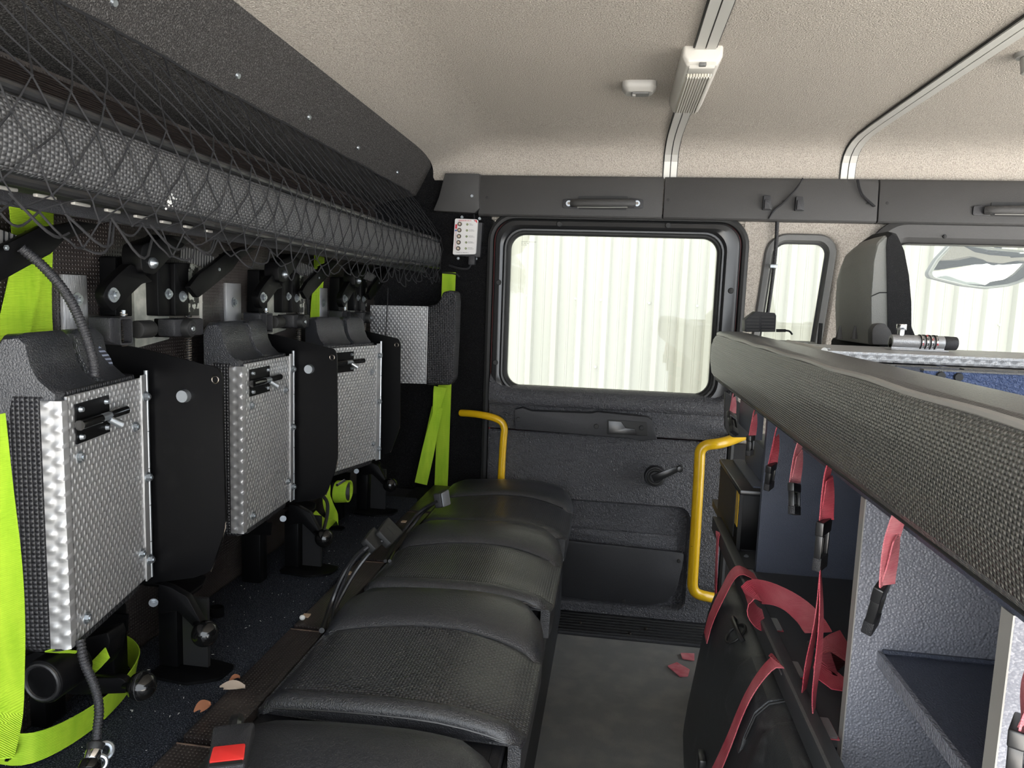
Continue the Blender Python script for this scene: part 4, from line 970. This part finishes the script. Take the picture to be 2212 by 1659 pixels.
# ================================================================== leaves and litter on the bench
def leaf(px, py, L, W, a, mat, label):
    c = at(px, py, Z=ZP+.008); d = V((math.cos(a), math.sin(a), 0)); s = V((-d.y*.7, d.x*.7, .75)); lp = []
    bm = B(); rows = []
    for i in range(9):
        f = i/8; w_ = W*math.sin(math.pi*(.06+.9*f))**.8; b = c+d*L*(f-.5)+V((0, 0, .004*math.sin(math.pi*f)))
        rows.append([b+s*w_/2+V((0, 0, .004)), b, b-s*w_/2+V((0, 0, .003))])
    lo = [[p-V((0, 0, .0006)) for p in r] for r in rows]
    loft([r+l[::-1] for r, l in zip(rows, lo)], bm)
    ob('dry_leaf', bm, mat, label=label, cat='leaf', group='dry leaves on the bench', ang=70)
leaf(438, 1533, .030, .015, 1.2, 'leaf_brown', 'rust brown dry leaf on the ply by the red-button buckle')
leaf(502, 1488, .040, .013, .3, 'leaf_tan', 'pale tan dry leaf at the carpet edge')
leaf(507, 1470, .020, .006, 1.1, 'leaf_brown', 'thin rust curled leaf beside the pale tan leaf')
p = at(653, 1334, Z=ZP+.0085); ob('paper_scrap', sphere(p, .006, None, 10, 8, (1, .8, .9)), 'lint_white', label='crumpled white scrap on the ply by the twin stalks', cat='paper')
for px, py, lb in ((662, 1332, 'beside the white scrap'), (758, 1240, 'under the twin stalks'), (873, 1128, 'by the silver topped buckle')):
    p = at(px, py, Z=ZP); ob('wood_chip', box(p.x-.008, p.x+.006, p.y-.006, p.y+.008, ZP+.0005, ZP+.003), 'pale_wood', label='small pale wood chip on the dark ply '+lb, cat='wood chip', group='wood chips on the ply')
# ================================================================== breaker box
def breaker():
    Yb = 2.405
    P = lambda u, v: at(983+49*u-5*v, 472+2*u+78*v+(-3*v*u), Y=Yb)
    t = thing('breaker_box', P(.5, 1), 'white faced breaker box with five round breakers on the carpeted pillar', 'breaker box')
    back = [at(985, 478, Y=Yb+.012), at(1042, 480, Y=Yb+.012), at(1037, 556, Y=Yb+.012), at(980, 553, Y=Yb+.012)]
    ob('box_body', prism(rpoly(back, .004), (0, .035, 0)), 'satin_black', t, bevel=.003)
    lp = rpoly([P(0, 0), P(1, 0), P(1, 1), P(0, 1)], .006)
    face = ob('face_plate', prism(lp, (0, .014, 0)), 'label_white', t)
    yy = -.0004; N = V((0, -1, 0))
    xd = P(1, .5)-P(0, .5); zd = P(.5, 0)-P(.5, 1)
    def q(u, v): return P(u, v)+N*.0006
    for k in range(5):
        v = .15+k*.17
        c = P(.225, v); b = ob('breaker', cyl(c, c+N*.004, .0078, .0070, 18), 'bronze', t)
        ob('breaker_button', cyl(c+N*.004, c+N*.007, .0040, .0032, 12), 'button_cream', b)
        c = P(.56, v+.004); b = ob('indicator', cyl(c, c+N*.002, .0036, n=12), 'led_green', t); ob('indicator_lens', cyl(c+N*.002, c+N*.003, .0016, n=8), 'white_plastic', b)
        text('lettering', ['Fill in\nIndicator', 'Pre-Power\nAccessories 1', 'Pre-Power\nAccessories 2', 'Pre-Power\nAccessories 3', 'Pre-Power\nAccessories 4'][k], .0036, q(.65, v-.005), xd, zd, 'label_black', face, .0001)
    text('lettering', 'BREAKER BOX', .0068, q(.17, .072), xd, zd, 'label_red', face, .0001)
    text('lettering', 'MODEL NO. DBB-508 R-2', .0038, q(.16, .955), xd, zd, 'label_black', face, .0001)
    text('lettering', 'WARNING  DISCONNECT BEFORE SERVICE', .0034, q(.095, .84), zd, -xd, 'label_red', face, .0001)
    ob('red_mark', prism([q(.03, .16), q(.115, .16), q(.115, .28), q(.03, .28)], (0, -.0002, 0)), 'label_red', face)
    ob('blue_mark', prism([q(.03, .31), q(.115, .31), q(.115, .35), q(.03, .35)], (0, -.0002, 0)), 'label_blue', face)
    ob('corner_flash', prism([q(.86, .02), q(.97, .02), q(.985, .11), q(.94, .085)], (0, -.0002, 0)), 'label_red', face)
    ob('corner_flash', prism([q(.82, .02), q(.85, .02), q(.89, .06), q(.87, .065)], (0, -.0002, 0)), 'label_black', face)
    for px, py in ((998, 469), (1036, 472), (990, 558), (1028, 559)):
        ob('screw', screw(at(px, py, Y=2.435), (0, -1, 0), .0055), 'zinc', t)
    ob('plug', box(at(1013, 555, Y=2.41).x, at(1027, 555, Y=2.41).x, 2.40, 2.425, at(1013, 572, Y=2.41).z, at(1013, 553, Y=2.41).z), 'satin_black', t, bevel=.002)
    ob('lead', tube(smooth([at(1018, 570, Y=2.41), at(1012, 582, Y=2.41), at(990, 580, Y=2.41), at(970, 573, Y=2.42)], 2), .0036, 7), 'cord', t)
    ob('lead', tube(smooth([at(1025, 474, Y=2.42), at(1024, 462, Y=2.425), at(1026, 452, Y=2.43)], 1), .0025, 7), 'cord', t)
breaker()
# cable on the fabric pillar, wiring tails over the trim
t = thing('pillar_cable', at(1676, 480, Y=2.44), 'black corrugated cable running down beside the quarter window', 'cable')
c_ = conduit('cable_sleeve', [at(1679, 474, Y=2.436), at(1676, 540, Y=2.438), at(1668, 610, Y=2.438), at(1658, 680, Y=2.43), at(1653, 705, Y=2.42)], .0062, None, None)
c_.parent = t; c_.matrix_parent_inverse = INV[t.name]
p = at(1672, 575, Y=2.432); ob('cable_clip', box(p.x-.012, p.x+.011, 2.428, 2.45, p.z-.006, p.z+.006), 'zinc', t, bevel=.001)
def wires(px, label):
    t = thing('wiring_tail', at(*px[-1], Y=2.405), label, 'wiring', 'frayed wiring tails on the roof trim')
    for k in range(4):
        ob('wire', tube(smooth([at(a+random.uniform(-2.5, 2.5), b+random.uniform(-1.5, 1.5), Y=2.412-.001*k) for a, b in px], 2), .0024, 6), 'cord' if k != 1 else 'satin_black', t)
wires([(1734, 386), (1722, 405), (1706, 425), (1690, 440), (1672, 452), (1662, 472)], 'frayed black wiring crossing the roof trim between the coat hooks')
wires([(1852, 388), (1856, 410), (1868, 428), (1880, 436), (1890, 446)], 'short frayed black wiring tail near the roof trim joint')
# ================================================================== front seat headrest
def headrest():
    t = thing('front_seat', at(1885, 740, Y=1.72), 'grey plastic and black fabric front seat back beyond the counter', 'seat')
    Yn = 1.68
    px = [(1880, 745), (1880, 640), (1886, 560), (1895, 525), (1913, 507), (1918, 512), (1919, 745)]
    base = trace(px, .004, Y=Yn); zb = base[0].z; xb_ = min(p.x for p in base)
    zt = max(p.z for p in base)
    loops = []
    for dy, s, sh in ((0, .985, .003), (.004, 1, 0), (.06, 1.0, -.002), (.13, .985, -.006), (.19, .93, -.008), (.235, .80, -.004), (.262, .60, .012), (.272, .45, .025)):
        loops.append([V((p.x+sh*(1 if p.x < xb_+.02 else 0), p.y+dy, zb+(p.z-zb)*s)) for p in base])
    ob('back_shell', loft(loops), 'shell_grey', t, ang=40)
    px = [(1919, 745), (1916, 530), (1918, 508), (1927, 499), (1940, 503), (1954, 535), (1964, 590), (1969, 650), (1969, 705), (1985, 745)]
    base = trace(px, .004, Y=Yn-.004)
    loops = []
    for dy, s in ((0, .97), (.008, .995), (.03, 1.01), (.12, 1.02), (.2, .97), (.25, .85), (.275, .6)):
        loops.append([V((p.x, p.y+dy, zb+(p.z-zb)*s)) for p in base])
    ob('fabric_pad', loft(loops), 'fabric_black', t, ang=50)
    ob('shell_seam', tube([at(1882, 640, Y=Yn-.001), at(1900, 632, Y=Yn-.001), at(1918, 632, Y=Yn-.001)], .0012, 5), 'rubber', t)
    a = [(1884, 745), (1884, 712), (1893, 700), (1912, 698), (1925, 715), (1932, 745)]
    ob('recliner_cover', prism(trace(a, .006, Y=Yn-.03), (0, .028, 0)), 'trim_plastic', t, bevel=.004)
    for px, py in ((1812, 722), (1845, 722)):
        p = at(px, py+10, Y=1.72); ob('guide_prong', cyl(p, p+V((0, 0, .030)), .008, .002, 8), 'trim_plastic', t)
    ob('seat_frame', box(max(.572, at(1800, 740, Y=1.75).x), at(1990, 740, Y=1.75).x, 1.65, 2.0, .02, zb+.003), 'fabric_black', t, bevel=.01)
headrest()
# ================================================================== counter
XB = .286
def counter():
    t = thing('bumper_pad', (.31, 1.2, .89), 'long padded textured vinyl bumper along the counter edge', 'padding')
    ys = [.12, .3, .5, .8, 1.2, 1.6, 1.95, 2.10, 2.15, 2.175, 2.185]
    def sec(y):
        e = max(0, (y-2.12)/.065); i = .03*(1-math.sqrt(max(0, 1-e*e))); z0, z1 = .890+i, 1.022-i*.9
        x0 = XB+i*.3
        return [V((x0+.030, y, z0)), V((x0+.012, y, z0+.003)), V((x0+.003, y, z0+.014)), V((x0-.003, y, z0+.05)), V((x0-.003, y, z0+.085)), V((x0+.002, y, z1-.014)), V((x0+.008, y, z1-.004)), V((x0+.016, y, z1)), V((.332, y, z1)), V((.332, y, z0))]
    ob('pad_body', loft([sec(y) for y in ys]), 'bumper_vinyl', t, ang=60)
    ob('top_cap', loft([[V((XB+.012, y, 1.0235)), V((XB+.020, y, 1.028)), V((.368, y, 1.030)), V((.372, y, 1.026)), V((.372, y, 1.012)), V((XB+.012, y, 1.018))] for y in (.12, .6, 1.1, 1.6, 2.0, 2.16)]), 'vinyl', t, ang=30)
    ob('edge_piping', tube([V((XB+.012, y, 1.0215+.0012*math.sin(y*23)-(max(0, y-2.12)*.5))) for y in [.12+i*.05 for i in range(42)]], .0042, 7), 'light_grey_plastic', t)
    ob('lower_piping', tube([V((XB+.015, y, .8905)) for y in (.12, .8, 1.5, 2.12)], .0028, 6), 'rubber', t)
    ob('inner_strip', box(.3725, .3765, .12, 1.33, 1.010, 1.0285), 'light_grey_plastic', t)
    # counter carcass
    k = thing('equipment_counter', (.65, 1.2, 0), 'tall navy plastic equipment counter with open bays behind the red straps', 'cabinet')
    ob('top_board', box(.333, .56, 1.335, 2.165, .98, 1.010), 'satin_black', k)
    ob('top_board', box(.5605, .93, 1.335, 1.612, .98, 1.010), 'satin_black', k)
    ob('front_board', box(.333, .345, .1, 1.335, .86, 1.008), 'navy_board', k)
    ob('back_board', box(1.02, 1.035, .1, 1.612, .0, 1.0), 'navy_board', k)
    ob('tray_floor', box(.345, 1.02, .1, 1.335, .86, .875), 'navy_board', k)
    ob('upright_panel', box(.335, 1.02, 1.566, 1.582, .0, .985), 'navy_board', k)
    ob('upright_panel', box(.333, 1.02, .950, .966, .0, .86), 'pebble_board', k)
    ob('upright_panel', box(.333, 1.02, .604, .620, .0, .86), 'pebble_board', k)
    ob('panel_edge', box(.3315, .333, .950, .966, .0, .86), 'light_grey_plastic', k); ob('panel_edge', box(.3315, .333, .603, .621, .0, .86), 'light_grey_plastic', k)
    ob('shelf_board', box(.318, 1.02, .967, 1.565, .505, .525), 'shelf_grey', k)
    ob('shelf_board', box(.318, .558, 1.583, 2.15, .505, .525), 'shelf_grey', k)
    p = at(1905, 1410, Y=.95)
    ob('shelf_board', box(p.x, 1.02, .6205, .9495, p.z-.018, p.z), 'navy_board', k)
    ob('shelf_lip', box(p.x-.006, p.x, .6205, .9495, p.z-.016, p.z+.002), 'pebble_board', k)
    ob('shelf_bead', tube([V((p.x, .948, p.z+.002)), V((.95, .948, p.z+.002))], .004, 6), 'navy_board', k)
    ob('tall_strip', box(.35, .365, 1.75, 1.99, .785, .979), 'navy_board', k)
    # tray dividers
    for y, x0, x1, zt, m in ((.985, .40, 1.02, 1.027, 'blue_vinyl'), (1.10, .50, 1.02, 1.022, 'blue_vinyl'), (1.23, .40, 1.02, 1.014, 'navy_board')):
        ob('tray_divider', box(x0, x1, y, y+.012, .875, zt), m, k)
        ob('divider_edge', box(x0, x1, y-.0008, y+.0128, zt, zt+.002), 'grey_plastic', k)
    for x in (.56, .74):
        ob('tray_divider', box(x, x+.008, .998, 1.33, .875, 1.012), 'blue_vinyl', k)
    for px, py in ((2032, 812), (2070, 815)):
        p = at(px, py, Y=.984); ob('divider_hole', cyl(p, p-V((0, .003, 0)), .006, .005, 12), 'rubber', k)
    # rail along the shelf
    r = thing('shelf_rail', (.30, 1.2, .5), 'dark steel angle rail along the front of the low shelf', 'rail')
    ob('rail_bar', loft([[V((.289, y, .500)), V((.289, y, .536)), V((.312, y, .536)), V((.312, y, .530)), V((.296, y, .530)), V((.296, y, .500))] for y in (.3, 1.93)]), 'shelf_grey', r, bevel=.001)
    ob('rail_top', box(.2892, .294, .3, 1.93, .5362, .5368), 'grey_plastic', r)
    return k
cab = counter()
# aluminium strap clips
for i, (px, py) in enumerate(((1612, 1239), (1662, 1347), (1706, 1444), (1770, 1570))):
    c = at(px, py, Z=.528)
    lab = ['beside the black drawer box', 'under the thrown red strap loop', 'where a red strap crosses to the case', 'at the foot of the doubled red strap'][i]
    t = thing('strap_clip', (c.x, c.y, .525), 'small aluminium strap clip with two rivets '+lab, 'clip', 'strap clips on the low shelf')
    ob('clip_plate', prism(rpoly([V((c.x-.018, c.y-.023, .5265)), V((c.x+.018, c.y-.023, .5265)), V((c.x+.018, c.y+.023, .5265)), V((c.x-.018, c.y+.023, .5265))], .003), (0, 0, .003)), 'alu', t)
    ob('strap_stub', box(c.x-.017, c.x+.020, c.y-.024, c.y+.020, .5252, .5264), 'red_web', t)
    for dy in (-.009, .009): ob('rivet', sphere(V((c.x-.002, c.y+dy, .5295)), .0048, None, 12, 8, (1, 1, .5)), 'zinc', t)
# ================================================================== red straps with side-release buckles
RS = 'red straps hanging below the bumper pad'
def hang(top, bot, bk, w, mat, label, extra=None, X=.312, tw=(.3, 1, 0)):
    a, b = at(*top, X=X), at(*bot, X=X); c0, c1 = at(*bk[0], X=X), at(*bk[1], X=X)
    t = thing('tie_strap', c1, label, 'strap', RS)
    top3 = V((a.x+.008, a.y, .902))
    ob('webbing', ribbon([top3, a, a.lerp(b, .5)+V((0, .004, 0)), b], [V(tw), V(tw), V((.6, .8, 0))], w, .0016), mat, t)
    ob('webbing_fold', ribbon([a.lerp(b, .2)+V((.003, 0, 0)), a.lerp(b, .6)+V((.006, .003, 0)), b+V((.004, 0, 0))], [V((.6, 1, 0)), V((.9, .5, 0))], w*.9, .0014), mat, t)
    d = (c0-c1); L = d.length; up = d.normalized(); wv = V((.55, .83, 0)); wv = (wv-up*wv.dot(up)).normalized(); n = up.cross(wv); m = (c0+c1)/2
    W = w*.55
    # frame with a slot
    def slab(z0, z1, ww, th, mat_, nm, bev=.0015):
        lp = rpoly([m+up*z1+wv*ww, m+up*z1-wv*ww, m+up*z0-wv*ww, m+up*z0+wv*ww], .002)
        return ob(nm, prism([q-n*th/2 for q in lp], n*th), mat_, t, bevel=bev)
    slab(L*.22, L*.5, W*1.15, .011, 'smooth_black', 'buckle_body'); slab(-L*.5, -L*.22, W*.95, .012, 'satin_black', 'buckle_tip')
    for s in (-1, 1):
        lp = [m+up*L*.24+wv*W*s, m+up*L*.24+wv*W*s*.72, m-up*L*.24+wv*W*s*.68, m-up*L*.24+wv*W*s*.98]
        ob('buckle_arm', prism([q-n*.005 for q in lp], n*.010), 'smooth_black', t, bevel=.0012)
    slab(-L*.2, L*.16, W*.28, .006, 'smooth_black', 'buckle_prong', .001)
    return t
hang((1583, 850), (1580, 892), ((1580, 893), (1586, 936)), .024, 'pink_web', 'faded pink strap end nearest the yellow pole bend, buckle half turned', X=.335)
hang((1629, 886), (1622, 940), ((1622, 940), (1619, 984)), .020, 'red_web', 'thin red strap with a buckle hanging in front of the yellow pole')
hang((1676, 928), (1665, 1002), ((1667, 1002), (1660, 1056)), .024, 'red_web', 'bright red strap with a slim open buckle on the navy panel')
hang((1726, 962), (1712, 1044), ((1716, 1044), (1716, 1112)), .026, 'pink_web', 'dusty pink strap with a broad turned buckle on the navy panel', tw=(.5, .7, 0))
t5 = hang((1789, 1010), (1779, 1122), ((1781, 1122), (1770, 1228)), .030, 'red_web', 'long red strap with a closed buckle running down to the shelf rail', tw=(.5, .8, 0))
hang((1936, 1130), (1909, 1262), ((1908, 1258), (1878, 1358)), .024, 'pink_web', 'pale pink twisted strap with a buckle in front of the pebbled panel', tw=(.8, .5, 0))
hang((2225, 1470), (2206, 1575), ((2204, 1560), (2190, 1700)), .028, 'pink_web', 'pale pink strap end with a black buckle on the nearest pebbled panel')
for dx in (-14, 8):
    ob('lower_webbing', ribbon([at(1772, 1226, X=.312), at(1772+dx*.4, 1330, X=.310), at(1760+dx, 1430, X=.308), at(1750+dx, 1500, X=.308), at(1746+dx*1.5, 1552, X=.308)], [(.25, 1, 0), (.5, .6, 0), (.3, 1, 0)], .021, .0014), 'red_web', t5)
# loops over the rail and the case
def strap(name, path, wv, w, label, mat='red_web'):
    ob(name, ribbon(path, wv, w, .0016), mat, label=label, cat='strap', group='red straps over the rail')
strap('rail_strap', [at(1556, 1160, X=.293), at(1551, 1150, X=.286), at(1548, 1200, X=.283), at(1545, 1330, X=.28)], [(0, 1, 0)], .028, 'narrow red strap dropping over the far end of the shelf rail')
YS = at(1590, 1235, Z=.54).y
strap('rail_strap', [V((.325, YS, .530)), V((.306, YS, .541)), V((.290, YS, .546)), V((.276, YS+.002, .532)), V((.262, YS+.004, .495)), V((.240, YS+.01, .43)), V((.232, YS+.012, .38))], [(0, 1, 0)], .050, 'broad red strap bent over the rail above the case carry handle')
strap('rail_strap', [at(1684, 1432, Z=.536), at(1672, 1428, Z=.543), at(1640, 1462, X=.262), at(1606, 1520, X=.243), at(1572, 1610, X=.225), at(1540, 1680, X=.21)], [(.1, 1, 0), (.1, 1, 0), (0, 1, .2)], .036, 'red strap pulled diagonally over the scratched case front')
strap('thrown_strap', [at(1652, 1342, Z=.532), at(1632, 1332, Z=.545), at(1614, 1305, Z=.575), at(1622, 1278, Z=.598), at(1660, 1278, Z=.588), at(1710, 1300, Z=.572), at(1748, 1334, Z=.560), at(1768, 1366, Z=.552)], [(.3, 1, .3), (.3, 1, .4), (.2, .9, .5), (.2, .9, .5), (.3, .8, .5), (.7, .6, .3), (.9, .2, .1)], .046, 'red strap thrown in a wide loop across the low shelf')
strap('thrown_strap', [at(1832, 1392, Z=.562), at(1802, 1404, Z=.566), at(1790, 1440, Z=.556), at(1786, 1470, Z=.548), at(1830, 1470, Z=.545)], [(.2, 1, .5), (.2, 1, .3), (.6, .7, 0), (.1, 1, 0)], .048, 'folded red strap end bunched against the pebbled panel')
p = at(1762, 1396, Z=.535); ob('shelf_buckle', box(p.x-.012, p.x+.035, p.y-.012, p.y+.014, .5255, .538), 'smooth_black', label='loose black buckle under the thrown red strap', cat='buckle', bevel=.003)
# ================================================================== drawer box on the far shelf
def drawer_box():
    t = thing('drawer_box', (.42, 1.85, .525), 'black drawer box with a yellow side panel on the far shelf', 'box')
    x0, ya, yb, z0, z1 = .314, 1.69, 2.02, .530, .664
    ob('box_shell', box(x0, .55, ya, yb, z0, z1), 'black_steel', t, bevel=.003)
    ob('box_lid', box(x0-.003, .554, ya-.006, yb+.006, z1, z1+.012), 'smooth_black', t, bevel=.003)
    ob('lid_bead', box(x0+.03, .54, ya+.02, yb-.01, z1+.012, z1+.017), 'navy_board', t, bevel=.002)
    ob('yellow_panel', box(x0-.0012, x0+.001, ya+.016, ya+.05, z0+.05, z1-.004), 'yellow_paint', t)
    ob('side_panel', box(x0-.0012, x0+.001, ya+.06, yb-.01, z0+.012, z1-.004), 'satin_black', t)
    ob('corner_strip', box(x0-.002, x0+.006, ya-.003, ya+.004, z0-.004, z1), 'smooth_black', t)
    ob('box_foot', box(x0+.012, .54, ya+.01, yb-.01, .5255, z0+.001), 'satin_black', t)
    ob('back_case', box(.37, .54, ya+.06, yb-.04, z1+.012, z1+.10), 'navy_board', t, bevel=.012)
    ob('bolt', hexbolt(V((.33, 1.655, .527)), (-.1, -.1, 1), .004), 'zinc', t)
drawer_box()
a = [(1566, 845), (1625, 890), (1623, 945), (1580, 945), (1566, 925)]
ob('end_bracket', prism(trace(a, .008, Y=2.155), (0, .02, 0)), 'trim_plastic', cab, bevel=.003)
# ================================================================== hard case under the rail
def case():
    t = thing('hard_case', (.33, 1.2, 0), 'scratched black hard case leaning under the shelf rail', 'case')
    prof = [(.325, .478), (.300, .481), (.276, .473), (.258, .452), (.246, .41), (.212, .16), (.206, .10), (.212, .03), (.235, .003), (.322, .003), (.326, .472)]
    def sec(y, s, dz=0): 
        cx, cz = .28, .25
        return [V((cx+(x-cx)*s, y, max(.003, cz+(z-cz)*s))) for x, z in prof]
    ob('case_shell', loft([sec(.40, .95), sec(.42, .99), sec(.45, 1), sec(1.55, 1), sec(1.60, .985), sec(1.625, .93)]), 'case_black', t, ang=40)
    for y0, y1 in ((.60, .80), (.86, 1.06), (1.12, 1.27)):
        lp = [[V((.300, y, .4835)), V((.274, y, .477)), V((.254, y, .455)), V((.240, y, .41)), V((.234, y, .378)), V((.242, y, .39)), V((.26, y, .448)), V((.30, y, .478))] for y in (y0, y0+.01, y1-.01, y1)]
        ob('case_latch', loft(lp), 'case_black', t, bevel=.002)
        ob('latch_groove', tube([V((.300, y0-.004, .4815)), V((.275, y0-.004, .4735)), V((.2555, y0-.004, .451)), V((.2425, y0-.004, .41))], .0022, 6), 'rubber', t)
    hc = at(1596, 1304, X=.268)
    ob('carry_handle', tube(smooth([V((.272, hc.y+.045, .470)), V((.264, hc.y+.035, .482)), V((.262, hc.y, .485)), V((.264, hc.y-.035, .482)), V((.272, hc.y-.045, .470))], 2), .0050, 8), 'smooth_black', t)
    ob('handle_well', torus(V((.266, hc.y, .464)), (-.7, 0, .7), .024, .0025), 'rubber', t)
    p = at(1512, 1640, X=.21); ob('case_corner', box(p.x-.004, p.x+.01, p.y-.02, p.y+.02, max(.004, p.z-.03), p.z+.01), 'smooth_black', t, bevel=.003)
case()
for px, lab in (([(1442, 1440), (1462, 1432), (1490, 1448), (1486, 1462), (1468, 1462)], 'torn red webbing scrap lying out on the grey floor'), ([(1470, 1412), (1500, 1413), (1500, 1428), (1474, 1424)], 'small red webbing scrap tucked by the case foot')):
    ob('webbing_scrap', prism(trace(px, .003, Z=.003), (0, 0, .003)), 'pink_web', label=lab, cat='webbing')
# ================================================================== things on the counter
def vent_box():
    t = thing('speaker_box', at(1640, 716, Y=2.02), 'small black slatted speaker box on the far counter end', 'speaker')
    Yv = 2.02
    ob('box_shell', prism(trace([(1609, 691), (1633, 673), (1674, 676), (1677, 682), (1675, 717), (1610, 717)], .002, Y=Yv), (0, .05, 0)), 'satin_black', t, bevel=.002)
    for k in range(5):
        y = 683+k*7.0; x0 = 1613 if k > 0 else 1624
        for a, b in ((x0, 1640), (1645, 1673)):
            ob('slat', prism(trace([(a, y), (b, y+.5), (b, y+4.6), (a, y+4)], .0006, Y=Yv-.003), (0, .004, 0)), 'trim_plastic', t)
    ob('lead_plug', cyl(at(1677, 714, Y=Yv+.01), at(1697, 714, Y=Yv+.01), .0042, n=10), 'rubber', t)
    ob('lead', tube(smooth([at(1696, 714, Y=Yv+.01), at(1706, 715, Y=Yv+.01), at(1711, 722, Y=Yv+.02)], 2), .0026, 7), 'cord', t)
    ob('aerial_stub', box(.513, .521, 1.896, 1.904, 1.010, 1.068), 'rubber', label='short black rubber stub standing up on the counter', cat='stub')
vent_box()
def lid():
    t = thing('tread_lid', (.65, 1.5, 1.02), 'aluminium tread plate lid lying on the counter with a rolled edge', 'lid')
    ob('lid_plate', box(.378, .935, 1.345, 1.60, 1.0245, 1.028), 'tread_alu', t)
    bm = B(); N = 120; g = []
    for i in range(N+1):
        r = []
        for j in range(7):
            u = j/6; x = .378+i/N*.557; h = max(0, math.sin(2*math.pi*x/.0205+(0 if u < .5 else math.pi)))*abs(math.sin(2*math.pi*u))*.002
            r.append(bm.verts.new((x, 1.344-h, 1.012+u*.0165)))
        g.append(r)
    for a, b in zip(g, g[1:]):
        for j in range(6): bm.faces.new((a[j], a[j+1], b[j+1], b[j]))
    e = [[bm.verts.new((r[j].co.x, 1.350, r[j].co.z)) for r in g] for j in (0, 6)]
    for j, ee in ((0, e[0]), (6, e[1])):
        for i in range(N): bm.faces.new((g[i][j], g[i+1][j], ee[i+1], ee[i]))
    ob('rolled_edge', bm, 'alu', t, ang=60)
    ob('lid_hinge', cyl((.376, 1.345, 1.028), (.376, 1.62, 1.028), .006, n=12), 'rail_alu', t)
    for y in (1.40, 1.47, 1.55): ob('rivet', sphere(V((.395, y, 1.029)), .007, None, 12, 8, (1, 1, .5)), 'zinc', t)
    ob('pry_bar', box(.938, 1.06, 1.22, 1.34, 1.0285, 1.040), 'rubber', label='flat black bar beside the tread plate lid end', cat='bar', bevel=.003)
lid()
def lock():
    a, b = at(1924, 733, Y=1.50), at(2066, 740, Y=1.50); z = 1.028+.0165
    t = thing('combination_lock', ((a.x+b.x)/2, 1.5, 1.028), 'silver slide bolt combination lock with four number dials on the lid', 'lock')
    x0, x1 = a.x, b.x; L = x1-x0; r = .0135
    ob('lock_body', cyl((x0, 1.5, z), (x0+L*.80, 1.5, z), r, n=26), 'alu', t, bevel=.001)
    ob('bore', cyl((x0-.0006, 1.5, z), (x0+.004, 1.5, z), r*.5, n=16), 'rubber', t)
    ob('foot_flange', box(x0-.004, x0+L*.84, 1.482, 1.518, 1.0282, 1.0312), 'alu', t, bevel=.001)
    ob('body_web', box(x0, x0+L*.8, 1.492, 1.508, 1.030, z), 'alu', t)
    for k in range(4):
        xx = x0+L*(.445+k*.072)
        d = ob('number_dial', cyl((xx-L*.017, 1.5, z), (xx+L*.017, 1.5, z), r*1.10, n=26), 'chrome', t)
        ob('dial_band', cyl((xx-L*.020, 1.5, z), (xx-L*.004, 1.5, z), r*1.13, n=26), 'label_black', d)
        for j, ch in enumerate(('5238', '6903', '7814')[0:3]):
            an = math.radians(-20+j*38)
            nrm_ = V((0, -math.cos(an), math.sin(an))); up_ = V((0, math.sin(an), math.cos(an)))
            text('numeral', ch[k], .0072, V((xx-L*.002, 1.5, z))+nrm_*r*1.13, (1, 0, 0), up_, 'label_black' if (j+k) % 3 else 'label_red', d, .0002)
    ob('end_cap', cyl((x0+L*.80, 1.5, z), (x1, 1.5, z), r*1.02, r*.98, 22), 'satin_black', t, bevel=.002)
    kx = at(1947, 710, Y=1.5).x
    ob('knob_stem', cyl((kx, 1.5, z+r*.8), (kx, 1.5, z+r+.010), .0062, n=14), 'chrome', t)
    ob('knob', cyl((kx, 1.5, z+r+.009), (kx, 1.5, z+r+.021), .0092, n=20), 'chrome', t, bevel=.001)
lock()
# ================================================================== mirror outside the front door
def mirror():
    t = thing('wing_mirror', at(2120, 610, Y=2.75), 'rounded convex wing mirror outside the front door window', 'mirror')
    px = [(2004, 590), (2022, 560), (2052, 528), (2070, 522), (2140, 535), (2212, 541), (2290, 540), (2330, 560), (2290, 580), (2240, 600), (2180, 618), (2130, 624), (2080, 618), (2035, 607), (2008, 600)]
    lp = trace(px, .01, Y=2.78); cen = sum(lp, V())/len(lp)
    lo = lambda s, dy: [cen+(p-cen)*s+V((0, dy, 0)) for p in lp]
    ob('mirror_housing', loft([lo(1, 0), lo(1.015, .006), lo(1.0, .03), lo(.8, .07), lo(.4, .09)], cap0=False), 'grey_plastic', t, ang=50)
    ob('mirror_rim', loft([lo(.93, -.001), lo(.95, -.006), lo(.985, -.007), lo(1.0, .001)], cap0=False, cap1=False), 'light_grey_plastic', t)
    ob('mirror_glass', loft([*[lo(q/12*.945, -.016*(1-(q/12)**2)) for q in range(12, 0, -1)], lo(.004, -.016)], cap0=False), 'mirror', t, ang=80)
    p = cen+V((.02, .05, .02)); ob('mirror_arm', tube([p, p+V((.05, -.02, .12)), p+V((.10, -.20, .20))], .012, 8), 'satin_black', t)
mirror()
